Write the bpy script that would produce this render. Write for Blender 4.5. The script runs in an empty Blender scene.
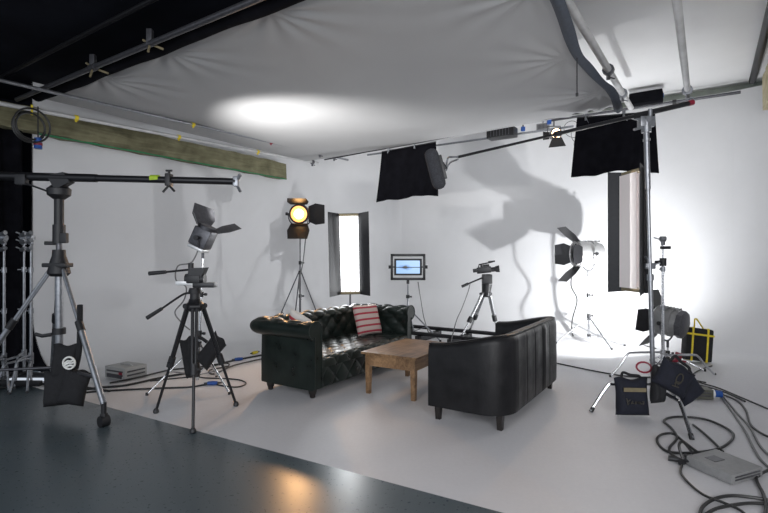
import bpy, bmesh, math, random
from mathutils import Vector, Matrix
random.seed(7)
PI = math.pi
C = bpy.context.scene.collection
SC = bpy.context.scene

# ------------------------------------------------------------------ camera, world, exposure
FPX = 490.0
CAMZ = 1.5
cam = bpy.data.cameras.new('camera'); camo = bpy.data.objects.new('camera', cam); C.objects.link(camo)
cam.sensor_width = 36; cam.lens = FPX / 768 * 36; cam.clip_start = 0.05
camo.location = (0, 0, CAMZ); camo.rotation_euler = (PI/2, 0, 0)
SC.camera = camo
SC.view_settings.view_transform = 'Standard'; SC.view_settings.look = 'None'
SC.view_settings.exposure = 0.24; SC.view_settings.gamma = 1.0; SC.view_settings.use_curve_mapping = False
W = bpy.data.worlds.new('world'); SC.world = W; W.use_nodes = True
W.node_tree.nodes['Background'].inputs[0].default_value = (0.80, 0.88, 1.0, 1)
W.node_tree.nodes['Background'].inputs[1].default_value = 0.62

# room axes: U runs along the left wall (away), V along the back wall (towards the right)
U = Vector((0.5505, 0.8348, 0)); V = Vector((0.8348, -0.5505, 0))
def uv(u, v, z=0.0): return U*u + V*v + Vector((0, 0, z))
def at(px, py, y): return Vector(((px-384)/FPX*y, y, CAMZ-(py-256.5)/FPX*y))
def fl(px, py, z=0.0):
    y = (CAMZ-z)*FPX/(py-256.5); return Vector(((px-384)/FPX*y, y, z))
def onu(px, py, u):
    X = (px-384)/FPX; return at(px, py, u/(U.x*X+U.y))
def onv(px, py, v):
    X = (px-384)/FPX; return at(px, py, v/(V.x*X+V.y))

def light(kind, name, loc, energy, color, target=None, size=0.1, spot=60, blend=0.4, sy=None, parent=None, spread=None):
    l = bpy.data.lights.new(name, kind); l.energy = energy; l.color = color
    if kind == 'AREA':
        l.size = size
        if sy: l.shape = 'RECTANGLE'; l.size_y = sy
        if spread: l.spread = math.radians(spread)
    else: l.shadow_soft_size = size
    if kind == 'SPOT': l.spot_size = math.radians(spot); l.spot_blend = blend
    o = bpy.data.objects.new(name, l); C.objects.link(o)
    o.location = loc
    if target is not None:
        o.rotation_euler = (Vector(target)-Vector(loc)).to_track_quat('-Z', 'Y').to_euler()
    if parent is not None:
        o.parent = parent; o.location = Vector(loc)-parent.location
    return o

# unseen fill lights added behind the camera to brighten walls and ceiling
light('AREA', 'fill_light', (2.8, -1.6, 2.3), 190, (0.98, 0.985, 1.0), (4.3, 8.0, 3.3), 5.0, sy=3.0, spread=120)
light('AREA', 'fill_light', (-2.6, -1.0, 2.4), 105, (0.93, 0.96, 1.0), (-2.2, 7.5, 2.2), 3.4, sy=2.0)

# ------------------------------------------------------------------ materials
def nmat(name):
    m = bpy.data.materials.new(name); m.use_nodes = True
    return m, m.node_tree.nodes, m.node_tree.links, m.node_tree.nodes['Principled BSDF']
def mat(name, col, rough=0.5, metal=0.0, var=0.12, scale=30, bump=0.0, bscale=None, spec=0.5, emit=None, estr=0, rvar=0.0, sheen=0.0):
    m, n, l, b = nmat(name)
    b.inputs['Roughness'].default_value = rough; b.inputs['Metallic'].default_value = metal
    b.inputs['Specular IOR Level'].default_value = spec
    if sheen: b.inputs['Sheen Weight'].default_value = sheen
    tc = n.new('ShaderNodeTexCoord'); nz = n.new('ShaderNodeTexNoise'); nz.inputs['Scale'].default_value = scale
    nz.inputs['Detail'].default_value = 5
    l.new(tc.outputs['Object'], nz.inputs['Vector'])
    r = n.new('ShaderNodeValToRGB'); c = Vector(col)
    lo = c*(1-var); hi = c*(1+var)
    r.color_ramp.elements[0].position = 0.3; r.color_ramp.elements[1].position = 0.7
    r.color_ramp.elements[0].color = (*lo, 1); r.color_ramp.elements[1].color = (*[min(1, x) for x in hi], 1)
    l.new(nz.outputs['Fac'], r.inputs['Fac']); l.new(r.outputs['Color'], b.inputs['Base Color'])
    if rvar:
        mr = n.new('ShaderNodeMapRange'); mr.inputs['To Min'].default_value = max(0, rough-rvar); mr.inputs['To Max'].default_value = rough+rvar
        mr.inputs['From Min'].default_value = 0.3; mr.inputs['From Max'].default_value = 0.7
        l.new(nz.outputs['Fac'], mr.inputs['Value']); l.new(mr.outputs['Result'], b.inputs['Roughness'])
    if bump:
        n2 = n.new('ShaderNodeTexNoise'); n2.inputs['Scale'].default_value = bscale or scale*3
        l.new(tc.outputs['Object'], n2.inputs['Vector'])
        bp = n.new('ShaderNodeBump'); bp.inputs['Strength'].default_value = bump; bp.inputs['Distance'].default_value = 0.01
        l.new(n2.outputs['Fac'], bp.inputs['Height']); l.new(bp.outputs['Normal'], b.inputs['Normal'])
    if emit:
        b.inputs['Emission Color'].default_value = (*emit, 1); b.inputs['Emission Strength'].default_value = estr
    return m
M = {}
M['cyc'] = mat('white_wall_paint', (0.72, 0.72, 0.72), 0.55, var=0.015, scale=1.5, spec=0.3)
M['black_cloth'] = mat('black_cloth', (0.006, 0.006, 0.008), 0.95, var=0.3, scale=8, spec=0.05)
M['black_paint'] = mat('black_wall_paint', (0.008, 0.009, 0.014), 0.9, var=0.3, scale=2, spec=0.1)
M['ceil'] = mat('white_ceiling_paint', (0.84, 0.84, 0.84), 0.8, var=0.03, scale=1.2, spec=0.2)
M['silk'] = mat('white_stretched_silk', (0.40, 0.40, 0.405), 0.75, var=0.03, scale=1.0, spec=0.2)
M['hem'] = mat('blue_grey_hem', (0.05, 0.06, 0.08), 0.8)
M['steel'] = mat('chromed_steel', (0.62, 0.63, 0.65), 0.22, 1.0, var=0.08)
M['dull_steel'] = mat('dull_steel', (0.28, 0.29, 0.31), 0.38, 0.8, var=0.15)
M['dark_steel'] = mat('dark_steel', (0.10, 0.10, 0.11), 0.4, 0.7, var=0.2)
M['alu'] = mat('aluminium', (0.62, 0.62, 0.62), 0.4, 0.7, var=0.08)
M['black_metal'] = mat('black_metal', (0.012, 0.012, 0.014), 0.38, 0.2, var=0.2)
M['black_plastic'] = mat('black_plastic', (0.012, 0.012, 0.014), 0.5, var=0.2)
M['grey_box'] = mat('grey_box_paint', (0.24, 0.24, 0.24), 0.5, 0.2, var=0.08)
M['olive_box'] = mat('olive_box', (0.10, 0.10, 0.08), 0.5, 0.1, var=0.08)
M['cable'] = mat('black_rubber_cable', (0.018, 0.018, 0.018), 0.45, var=0.2)
M['grey_cable'] = mat('grey_cable', (0.16, 0.16, 0.16), 0.5, var=0.1)
M['blue'] = mat('blue_plastic', (0.01, 0.07, 0.30), 0.4)
M['red'] = mat('red_plastic', (0.22, 0.012, 0.03), 0.4)
M['yellow'] = mat('yellow_tape', (0.75, 0.58, 0.03), 0.6)
M['lime'] = mat('yellow_green_tape', (0.35, 0.5, 0.03), 0.6)
M['white_plastic'] = mat('white_plastic', (0.8, 0.8, 0.78), 0.4)
M['white_pipe'] = mat('white_painted_pipe', (0.55, 0.55, 0.55), 0.45, 0.2, var=0.12, scale=6)
M['navy'] = mat('navy_canvas', (0.005, 0.0065, 0.015), 0.85, var=0.25, bump=0.3, bscale=90)
M['black_canvas'] = mat('black_canvas', (0.010, 0.010, 0.012), 0.85, var=0.25, bump=0.3, bscale=90)
M['tan_label'] = mat('tan_label', (0.17, 0.14, 0.08), 0.7)
M['leather'] = mat('dark_green_leather', (0.009, 0.014, 0.012), 0.36, var=0.4, scale=7, bump=0.12, bscale=120, rvar=0.1, spec=.32)
M['leather2'] = mat('black_leather', (0.010, 0.010, 0.011), 0.40, var=0.3, scale=8, bump=0.12, bscale=120, rvar=0.08, spec=.22)
M['dark_wood'] = mat('black_stained_wood', (0.012, 0.009, 0.008), 0.4)
M['red_cloth'] = mat('red_cloth', (0.45, 0.03, 0.05), 0.9)
M['foam'] = mat('dark_foam', (0.035, 0.036, 0.042), 0.95, var=0.4, scale=120, bump=0.6, bscale=200)
M['script'] = mat('faded_script_print', (0.045, 0.040, 0.03), 0.7)
M['chalk'] = mat('white_print', (0.75, 0.75, 0.72), 0.7)
M['glass'] = mat('lens_glass', (0.02, 0.02, 0.03), 0.05, spec=1.0)
M['green_strip'] = mat('green_cloth_tape', (0.03, 0.20, 0.08), 0.8)
M['greenish'] = mat('grey_green_wall', (0.30, 0.33, 0.29), 0.8, var=0.25, scale=3)
M['reflector'] = mat('bright_reflector', (0.8, 0.78, 0.78), 0.25, 0.6)
M['e_warm'] = mat('tungsten_lens', (0.9, 0.6, 0.3), 0.3, emit=(1.0, 0.56, 0.22), estr=14)
M['e_warm_rim'] = mat('tungsten_lens_rim', (0.9, 0.5, 0.2), 0.3, emit=(1.0, 0.42, 0.10), estr=1.6)
M['e_small'] = mat('small_tungsten_lens', (0.9, 0.6, 0.3), 0.3, emit=(1.0, 0.62, 0.32), estr=10)
M['e_white'] = mat('daylight_lens', (0.9, 0.9, 0.9), 0.3, emit=(0.9, 0.96, 1.0), estr=12)
M['e_tube'] = mat('fluorescent_tube', (0.9, 0.9, 0.9), 0.3, emit=(0.95, 0.98, 1.0), estr=3.5)
M['diff_tube'] = mat('unlit_tube', (0.80, 0.74, 0.73), 0.35, var=0.01)

def wood(name, c0, c1, scale=1.0, rough=0.5, rotz=0.0):
    m, n, l, b = nmat(name)
    tc = n.new('ShaderNodeTexCoord'); mp = n.new('ShaderNodeMapping')
    mp.inputs['Rotation'].default_value = (0, 0, rotz)
    mp2 = n.new('ShaderNodeMapping'); mp2.inputs['Scale'].default_value = (1.2*scale, 14*scale, 14*scale)
    nz = n.new('ShaderNodeTexNoise'); nz.inputs['Scale'].default_value = 1.6; nz.inputs['Detail'].default_value = 8; nz.inputs['Distortion'].default_value = 1.2
    l.new(tc.outputs['Object'], mp.inputs['Vector']); l.new(mp.outputs['Vector'], mp2.inputs['Vector']); l.new(mp2.outputs['Vector'], nz.inputs['Vector'])
    n2 = n.new('ShaderNodeTexNoise'); n2.inputs['Scale'].default_value = 5; n2.inputs['Detail'].default_value = 5; l.new(tc.outputs['Object'], n2.inputs['Vector'])
    mx = n.new('ShaderNodeMath'); mx.operation = 'ADD'; l.new(nz.outputs['Fac'], mx.inputs[0]); l.new(n2.outputs['Fac'], mx.inputs[1])
    mh = n.new('ShaderNodeMath'); mh.operation = 'MULTIPLY'; mh.inputs[1].default_value = 0.5; l.new(mx.outputs[0], mh.inputs[0])
    r = n.new('ShaderNodeValToRGB'); r.color_ramp.elements[0].position = 0.35; r.color_ramp.elements[1].position = 0.66
    r.color_ramp.elements[0].color = (*c0, 1); r.color_ramp.elements[1].color = (*c1, 1)
    l.new(mh.outputs[0], r.inputs['Fac']); l.new(r.outputs['Color'], b.inputs['Base Color'])
    b.inputs['Roughness'].default_value = rough
    bp = n.new('ShaderNodeBump'); bp.inputs['Strength'].default_value = 0.15; bp.inputs['Distance'].default_value = 0.01
    l.new(nz.outputs['Fac'], bp.inputs['Height']); l.new(bp.outputs['Normal'], b.inputs['Normal'])
    return m
M['table_wood'] = wood('worn_pine', (0.10, 0.052, 0.022), (0.34, 0.20, 0.10), rough=0.42, rotz=-0.99)
M['beam'] = wood('rough_old_beam', (0.10, 0.092, 0.05), (0.25, 0.235, 0.14), scale=0.7, rough=0.9, rotz=-0.99)
M['tan_beam'] = wood('tan_beam', (0.40, 0.34, 0.20), (0.60, 0.54, 0.38), scale=0.7, rough=0.9, rotz=-0.99)

def floor_mat(name, col, rough, dirt, spots, bumps=0.05, shade=0, rv=(0.8, 1.35)):
    m, n, l, b = nmat(name)
    tc = n.new('ShaderNodeTexCoord')
    a = n.new('ShaderNodeTexNoise'); a.inputs['Scale'].default_value = 0.9; a.inputs['Detail'].default_value = 8; a.inputs['Roughness'].default_value = 0.65
    s = n.new('ShaderNodeTexVoronoi'); s.inputs['Scale'].default_value = 7.0; s.inputs['Randomness'].default_value = 1.0
    f = n.new('ShaderNodeTexNoise'); f.inputs['Scale'].default_value = 35; f.inputs['Detail'].default_value = 6
    for q in (a, s, f): l.new(tc.outputs['Object'], q.inputs['Vector'])
    r = n.new('ShaderNodeValToRGB'); r.color_ramp.elements[0].position = 0.3; r.color_ramp.elements[1].position = 0.7
    c = Vector(col); r.color_ramp.elements[0].color = (*(c*(1-dirt)), 1); r.color_ramp.elements[1].color = (*(c*(1+dirt*0.4)), 1)
    l.new(a.outputs['Fac'], r.inputs['Fac'])
    r2 = n.new('ShaderNodeValToRGB'); r2.color_ramp.elements[0].position = 0.018; r2.color_ramp.elements[1].position = 0.03
    r2.color_ramp.elements[0].color = (1, 1, 1, 1); r2.color_ramp.elements[1].color = (0, 0, 0, 1)
    l.new(s.outputs['Distance'], r2.inputs['Fac'])
    mx = n.new('ShaderNodeMix'); mx.data_type = 'RGBA'
    l.new(r2.outputs['Color'], mx.inputs['Factor']); l.new(r.outputs['Color'], mx.inputs['A']); mx.inputs['B'].default_value = (*spots, 1)
    if shade:  # shade put into the colour away from the walls, dimming the bright floor
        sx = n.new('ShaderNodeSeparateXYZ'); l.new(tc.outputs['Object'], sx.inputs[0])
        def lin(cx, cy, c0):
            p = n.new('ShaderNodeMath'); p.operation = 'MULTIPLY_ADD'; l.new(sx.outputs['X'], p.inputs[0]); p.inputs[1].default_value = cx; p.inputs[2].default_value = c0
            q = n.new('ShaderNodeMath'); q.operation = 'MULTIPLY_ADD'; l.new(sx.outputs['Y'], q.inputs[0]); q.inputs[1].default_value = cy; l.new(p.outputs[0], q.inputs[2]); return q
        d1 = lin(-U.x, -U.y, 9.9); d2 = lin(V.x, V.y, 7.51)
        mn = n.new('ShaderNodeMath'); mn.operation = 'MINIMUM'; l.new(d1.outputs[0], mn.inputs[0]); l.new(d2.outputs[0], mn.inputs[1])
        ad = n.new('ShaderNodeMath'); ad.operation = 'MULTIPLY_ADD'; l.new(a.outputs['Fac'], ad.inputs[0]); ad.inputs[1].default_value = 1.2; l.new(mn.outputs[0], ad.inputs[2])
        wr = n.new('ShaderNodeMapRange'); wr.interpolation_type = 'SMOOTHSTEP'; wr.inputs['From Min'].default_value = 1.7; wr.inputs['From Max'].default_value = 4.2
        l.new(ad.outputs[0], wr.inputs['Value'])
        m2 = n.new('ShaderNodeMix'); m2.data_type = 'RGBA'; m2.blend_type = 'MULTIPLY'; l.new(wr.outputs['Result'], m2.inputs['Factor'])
        l.new(mx.outputs['Result'], m2.inputs['A']); m2.inputs['B'].default_value = (shade, shade*.985, shade, 1); mx = m2
    l.new(mx.outputs['Result'], b.inputs['Base Color'])
    mr = n.new('ShaderNodeMapRange'); mr.inputs['From Min'].default_value = 0.3; mr.inputs['From Max'].default_value = 0.7
    mr.inputs['To Min'].default_value = rough*rv[0]; mr.inputs['To Max'].default_value = rough*rv[1]
    l.new(f.outputs['Fac'], mr.inputs['Value']); l.new(mr.outputs['Result'], b.inputs['Roughness'])
    if not bumps: return m
    bp = n.new('ShaderNodeBump'); bp.inputs['Strength'].default_value = bumps; bp.inputs['Distance'].default_value = 0.01
    l.new(f.outputs['Fac'], bp.inputs['Height']); l.new(bp.outputs['Normal'], b.inputs['Normal'])
    return m
M['floor'] = floor_mat('white_floor_paint', (0.68, 0.68, 0.69), 0.5, 0.05, (0.55, 0.55, 0.55), shade=0.84)
M['deck'] = floor_mat('slate_floor_paint', (0.066, 0.087, 0.099), 0.28, 0.10, (0.15, 0.16, 0.17), 0, rv=(0.97, 1.03))

def stripes(name, base, stripe, n_st, axis=2):
    m, n, l, b = nmat(name); b.inputs['Roughness'].default_value = 0.9
    at_ = n.new('ShaderNodeAttribute'); at_.attribute_name = 'UVMap'; sx = n.new('ShaderNodeSeparateXYZ')
    tc = n.new('ShaderNodeTexCoord'); l.new(tc.outputs['UV'], sx.inputs[0])
    mu = n.new('ShaderNodeMath'); mu.operation = 'MULTIPLY'; mu.inputs[1].default_value = n_st
    l.new(sx.outputs['Y'], mu.inputs[0])
    fr = n.new('ShaderNodeMath'); fr.operation = 'FRACT'; l.new(mu.outputs[0], fr.inputs[0])
    r = n.new('ShaderNodeValToRGB'); r.color_ramp.interpolation = 'CONSTANT'
    e = r.color_ramp.elements; e[0].position = 0; e[0].color = (*base, 1); e[1].position = 0.30; e[1].color = (*stripe, 1)
    x = e.new(0.62); x.color = (*base, 1)
    l.new(fr.outputs[0], r.inputs['Fac']); l.new(r.outputs['Color'], b.inputs['Base Color'])
    n.remove(at_)
    return m
M['striped'] = stripes('striped_cotton', (0.46, 0.37, 0.34), (0.32, 0.03, 0.05), 5.0)
def screen_mat():
    m, n, l, b = nmat('screen_picture'); b.inputs['Roughness'].default_value = 0.2
    b.inputs['Base Color'].default_value = (0.01, 0.01, 0.01, 1)
    tc = n.new('ShaderNodeTexCoord'); sx = n.new('ShaderNodeSeparateXYZ'); l.new(tc.outputs['UV'], sx.inputs[0])
    nz = n.new('ShaderNodeTexNoise'); nz.inputs['Scale'].default_value = 3.0; nz.inputs['Detail'].default_value = 3; l.new(tc.outputs['UV'], nz.inputs['Vector'])
    d = n.new('ShaderNodeMath'); d.operation = 'SUBTRACT'; l.new(sx.outputs['Y'], d.inputs[0]); d.inputs[1].default_value = 0.47
    ab = n.new('ShaderNodeMath'); ab.operation = 'ABSOLUTE'; l.new(d.outputs[0], ab.inputs[0])
    d2 = n.new('ShaderNodeMath'); d2.operation = 'SUBTRACT'; l.new(sx.outputs['X'], d2.inputs[0]); d2.inputs[1].default_value = 0.40
    a2 = n.new('ShaderNodeMath'); a2.operation = 'ABSOLUTE'; l.new(d2.outputs[0], a2.inputs[0])
    k = n.new('ShaderNodeMath'); k.operation = 'MULTIPLY_ADD'; l.new(a2.outputs[0], k.inputs[0]); k.inputs[1].default_value = 0.55; l.new(ab.outputs[0], k.inputs[2])
    k2 = n.new('ShaderNodeMath'); k2.operation = 'MULTIPLY_ADD'; l.new(nz.outputs['Fac'], k2.inputs[0]); k2.inputs[1].default_value = 0.45; l.new(k.outputs[0], k2.inputs[2])
    r = n.new('ShaderNodeValToRGB'); e = r.color_ramp.elements
    e[0].position = 0.27; e[0].color = (0.01, 0.012, 0.02, 1); e[1].position = 0.33; e[1].color = (0.10, 0.26, 0.62, 1)
    x = e.new(0.5); x.color = (0.30, 0.52, 0.85, 1)
    l.new(k2.outputs[0], r.inputs['Fac']); l.new(r.outputs['Color'], b.inputs['Emission Color']); b.inputs['Emission Strength'].default_value = 0.9
    return m
M['screen'] = screen_mat()

# ------------------------------------------------------------------ helpers
def tag(o, label=None, cat=None, group=None, kind=None):
    if label: o['label'] = label
    if cat: o['category'] = cat
    if group: o['group'] = group
    if kind: o['kind'] = kind
    return o
def thing(name, label, cat, loc=(0, 0, 0), group=None):
    o = bpy.data.objects.new(name, None); C.objects.link(o); o.location = loc; o.empty_display_size = 0.1
    return tag(o, label, cat, group)
def root_of(o):
    while o.parent: o = o.parent
    return o
def place(o, loc, rz=0, s=1): o.location = loc; o.rotation_euler = (0, 0, rz); o.scale = (s, s, s); return o
def copy_tree(o, parent=None, **kw):
    c = o.copy(); C.objects.link(c); c.parent = parent
    for ch in o.children: copy_tree(ch, c)
    for k, v in kw.items(): c[k] = v
    return c
def frame(f, up=Vector((0, 0, 1))):
    """4x4 with +Y along f"""
    f = Vector(f).normalized(); x = f.cross(up)
    if x.length < 1e-5: x = Vector((1, 0, 0))
    x.normalize(); z = x.cross(f)
    return Matrix(((x.x, f.x, z.x, 0), (x.y, f.y, z.y, 0), (x.z, f.z, z.z, 0), (0, 0, 0, 1)))
def basis(o, ex, ey, ez=Vector((0, 0, 1))):
    return Matrix(((ex[0], ey[0], ez[0], o[0]), (ex[1], ey[1], ez[1], o[1]), (ex[2], ey[2], ez[2], o[2]), (0, 0, 0, 1)))
def smooth_pts(P, n=6, closed=False):
    P = [Vector(p) for p in P]; out = []
    for i in range(len(P)-1):
        p0 = P[max(i-1, 0)]; p1 = P[i]; p2 = P[i+1]; p3 = P[min(i+2, len(P)-1)]
        for k in range(n):
            t = k/n
            out.append(0.5*((2*p1)+(p2-p0)*t+(2*p0-5*p1+4*p2-p3)*t*t+(3*p1-p0-3*p2+p3)*t**3))
    out.append(P[-1]); return out

class MB:
    def __init__(s, m=None): s.b = bmesh.new(); s.m = m or Matrix.Identity(4); s.uvl = None
    def v(s, p): return s.b.verts.new(s.m @ Vector(p))
    def f(s, vs):
        try: return s.b.faces.new(vs)
        except ValueError: return None
    def box(s, c, d, rot=None, bev=0.0):
        R = rot or Matrix.Identity(4); c = Vector(c)
        if bev <= 0:
            vs = [s.v(c + (R @ Vector((x*d[0]/2, y*d[1]/2, z*d[2]/2)))) for x in (-1, 1) for y in (-1, 1) for z in (-1, 1)]
            for q in ((0, 1, 3, 2), (4, 6, 7, 5), (0, 4, 5, 1), (2, 3, 7, 6), (0, 2, 6, 4), (1, 5, 7, 3)): s.f([vs[i] for i in q])
            return s
        t = bmesh.new(); bmesh.ops.create_cube(t, size=1.0)
        for w in t.verts: w.co = Vector((w.co.x*d[0], w.co.y*d[1], w.co.z*d[2]))
        bmesh.ops.bevel(t, geom=list(t.edges), offset=bev, segments=2, profile=0.6, affect='EDGES')
        mp = {}
        for w in t.verts: mp[w] = s.v(c + (R @ w.co))
        for q in t.faces: s.f([mp[w] for w in q.verts])
        t.free(); return s
    def ring(s, c, n, r, seg, ref=None, rx=None):
        n = n.normalized(); a = ref if ref is not None else (Vector((0, 0, 1)) if abs(n.z) < .9 else Vector((1, 0, 0)))
        x = n.cross(a).normalized(); y = n.cross(x)
        return [s.v(c + x*math.cos(2*PI*i/seg)*r + y*math.sin(2*PI*i/seg)*(rx or r)) for i in range(seg)]
    def bridge(s, a, b):
        k = len(a)
        for i in range(k): s.f([a[i], a[(i+1) % k], b[(i+1) % k], b[i]])
    def cyl(s, p0, p1, r0, r1=None, seg=12, cap=True):
        p0, p1 = Vector(p0), Vector(p1); r1 = r0 if r1 is None else r1
        a = s.ring(p0, p1-p0, r0, seg); b = s.ring(p1, p1-p0, r1, seg); s.bridge(a, b)
        if cap: s.f(a[::-1]); s.f(b)
        return s
    def tube(s, P, r, seg=8, closed=False):
        P = [Vector(p) for p in P]; n = len(P); prev = None; rings = []
        for i in range(n):
            if closed: t = P[(i+1) % n]-P[i-1]
            else: t = (P[min(i+1, n-1)]-P[max(i-1, 0)])
            if t.length < 1e-6: t = Vector((0, 0, 1))
            t.normalize()
            if prev is None:
                a = Vector((0, 0, 1)) if abs(t.z) < .9 else Vector((1, 0, 0)); x = t.cross(a).normalized()
            else:
                x = prev - t*prev.dot(t)
                x = x.normalized() if x.length > 1e-6 else prev
            prev = x; y = t.cross(x); rr = r[i] if isinstance(r, (list, tuple)) else r
            rings.append([s.v(P[i]+x*math.cos(2*PI*k/seg)*rr+y*math.sin(2*PI*k/seg)*rr) for k in range(seg)])
        for i in range(n-1): s.bridge(rings[i], rings[i+1])
        if closed: s.bridge(rings[-1], rings[0])
        else: s.f(rings[0][::-1]); s.f(rings[-1])
        return s
    def lathe(s, p0, ax, prof, seg=20):
        """prof: list of (distance along axis, radius)"""
        p0 = Vector(p0); ax = Vector(ax).normalized(); R = [s.ring(p0+ax*h, ax, max(r, 1e-4), seg) for h, r in prof]
        for a, b in zip(R, R[1:]): s.bridge(a, b)
        s.f(R[0][::-1]); s.f(R[-1]); return s
    def poly(s, pts, th, n=None):
        """flat polygon with thickness th along its normal"""
        P = [Vector(p) for p in pts]
        if n is None: n = (P[1]-P[0]).cross(P[2]-P[0]).normalized()
        a = [s.v(p-n*th/2) for p in P]; b = [s.v(p+n*th/2) for p in P]
        s.f(a[::-1]); s.f(b); k = len(P)
        for i in range(k): s.f([a[i], a[(i+1) % k], b[(i+1) % k], b[i]])
        return s
    def grid(s, fn, nu, nv, uvs=False, closed_u=False):
        g = [[s.v(fn(i/nu, j/nv)) for j in range(nv+1)] for i in range(nu+1)]
        if uvs and s.uvl is None: s.uvl = s.b.loops.layers.uv.new('UVMap')
        for i in range(nu):
            for j in range(nv):
                q = s.f([g[i][j], g[i+1][j], g[i+1][j+1], g[i][j+1]])
                if uvs and q:
                    for lp, (a, c) in zip(q.loops, ((i, j), (i+1, j), (i+1, j+1), (i, j+1))): lp[s.uvl].uv = (a/nu, c/nv)
        return g
    def build(s, name, m, parent=None, smooth=True, angle=38, label=None, weld=0):
        if weld: bmesh.ops.remove_doubles(s.b, verts=s.b.verts, dist=weld)
        bmesh.ops.recalc_face_normals(s.b, faces=s.b.faces)
        me = bpy.data.meshes.new(name)
        o = bpy.data.objects.new(name, me); C.objects.link(o)
        if parent is not None:
            r = root_of(parent); off = r.location
            for w in s.b.verts: w.co -= off
            o.parent = parent
        s.b.to_mesh(me); s.b.free()
        if smooth:
            me.polygons.foreach_set('use_smooth', [True]*len(me.polygons)); me.set_sharp_from_angle(angle=math.radians(angle))
        me.materials.append(M[m] if isinstance(m, str) else m); me.update()
        if label: o['label'] = label
        return o
def recenter(o):
    """put a top-level mesh's origin at the middle of its underside"""
    me = o.data; xs = [v.co for v in me.vertices]
    c = Vector(((min(p.x for p in xs)+max(p.x for p in xs))/2, (min(p.y for p in xs)+max(p.y for p in xs))/2, min(p.z for p in xs)))
    for v in me.vertices: v.co -= c
    o.location = c; return o

# ------------------------------------------------------------------ the setting
UL, UB, VL, VR = 2.87, 9.90, -7.51, 2.1       # left wall start, back wall, left wall, right wall
CT = 4.22; RC = 0.8; RV = 1.5
def cyc_path():
    P = []   # (point, inward normal)
    n = 14
    for i in range(n+1): P.append((uv(UL+(UB-RV-UL)*i/n, VL), V))
    for i in range(1, 13):
        a = i/12*PI/2; P.append((uv(UB-RV+RV*math.sin(a), VL+RV-RV*math.cos(a)), V*math.cos(a)-U*math.sin(a)))
    r2 = 2.0
    for i in range(1, n+1): P.append((uv(UB, VL+RV+(VR-r2-VL-RV)*i/n), -U))
    for i in range(1, 13):
        a = i/12*PI/2; P.append((uv(UB-r2+r2*math.cos(a), VR-r2+r2*math.sin(a)), -U*math.cos(a)-V*math.sin(a)))
    for i in range(1, 8): P.append((uv(UB-r2-(UB-r2-1.5)*i/7, VR), -V))
    return P
prof = [(RC-RC*math.sin(i/14*PI/2), RC-RC*math.cos(i/14*PI/2)) for i in range(15)] + [(0, z) for z in (1.3, 1.8, 2.4, 3.0, 3.6, CT)] + [(-0.12, CT)]
PT = cyc_path()
b = MB()
for nm, i0, i1, lb in (('wall_left', 0, 26, 'white curved wall on the left with rounded foot'), ('wall_back', 26, 41, 'white back wall with rounded foot'), ('wall_right', 41, len(PT)-1, 'white curved wall at the right edge with rounded foot')):
    b = MB(); rows = []
    for p, n in PT[i0:i1+1]: rows.append([b.v(p+n*o_+Vector((0, 0, z))) for o_, z in prof])
    for r0, r1 in zip(rows, rows[1:]):
        for j in range(len(prof)-1): b.f([r0[j], r1[j], r1[j+1], r0[j+1]])
    tag(b.build(nm, 'floor', angle=60), lb, kind='structure')
# painted floors: the edge between white and slate paint is the line (e0, e1)
e0 = fl(108, 407); e1 = fl(504, 513); ed = (e1-e0).normalized()
ea = e0-ed*0.0
b = MB()   # white floor
inner = [p+n*RC for p, n in PT]
far = [inner[0]] + inner[1:]
pts = [p.copy() for p in far]
nv = VR-RC; tt = (nv-e0.dot(V))/ed.dot(V); E1 = e0+ed*tt; pts = [p for p in pts if not (p.dot(V) > nv-.01 and p.dot(U) < E1.dot(U)+.05)]
E0 = e0-ed*1.65
vs = [b.v(Vector((p.x, p.y, 0))) for p in pts] + [b.v((E1.x, E1.y, 0)), b.v(e1), b.v(e0), b.v((E0.x, E0.y, 0))]
b.f(vs); bmesh.ops.triangulate(b.b, faces=b.b.faces)
tag(b.build('floor', 'floor', smooth=False), 'white painted studio floor, scuffed', kind='structure')
b = MB()   # slate floor
nrm = Vector((ed.y, -ed.x, 0))
if nrm.y > 0: nrm = -nrm
A0 = e0-ed*7; A1 = e0+ed*10
b.box(Vector(((A0.x+A1.x)/2, (A0.y+A1.y)/2, -0.01)) + nrm*4.5, (17, 9.0, 0.02), Matrix.Rotation(math.atan2(ed.y, ed.x), 4, 'Z'))
tag(b.build('floor_slate', 'deck', smooth=False), 'glossy slate grey painted floor', kind='structure')
b = MB(); b.box(uv(2.87+1.6, -10.2, -0.02), (8, 5.6, 0.02), Matrix.Rotation(math.atan2(U.y, U.x), 4, 'Z'))
tag(b.build('floor_side', 'deck', smooth=False), 'dark floor beside the curved wall', kind='structure')
# ceilings
b = MB(); b.poly([uv(4.5, VL-.3, 4.4), uv(UB+.6, VL-.3, 4.4), uv(UB+.6, VR+.3, 4.4), uv(4.5, VR+.3, 4.4)], 0.06, Vector((0, 0, 1)))
tag(b.build('ceiling', 'ceil', smooth=False), 'white painted ceiling', kind='structure')
b = MB(); b.poly([uv(-1.5, VL-4, 3.86), uv(4.4, VL-4, 3.86), uv(4.4, VR+.3, 3.86), uv(-1.5, VR+.3, 3.86)], 0.06, Vector((0, 0, 1)))
tag(b.build('ceiling_black', 'black_paint', smooth=False), 'black ceiling above the camera side', kind='structure')
b = MB(); b.poly([uv(UB+.25, VL-.3, 3.3), uv(UB+.25, VR+.4, 3.3), uv(UB+.25, VR+.4, 4.4), uv(UB+.25, VL-.3, 4.4)], 0.1)
b.poly([uv(UB, VL, 4.2), uv(UB+.25, VL, 4.2), uv(UB+.25, VR, 4.2), uv(UB, VR, 4.2)], 0.03, Vector((0, 0, 1)))
tag(b.build('wall_upper', 'greenish', smooth=False), 'grey green strip of brick wall above the white wall', kind='structure')
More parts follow.
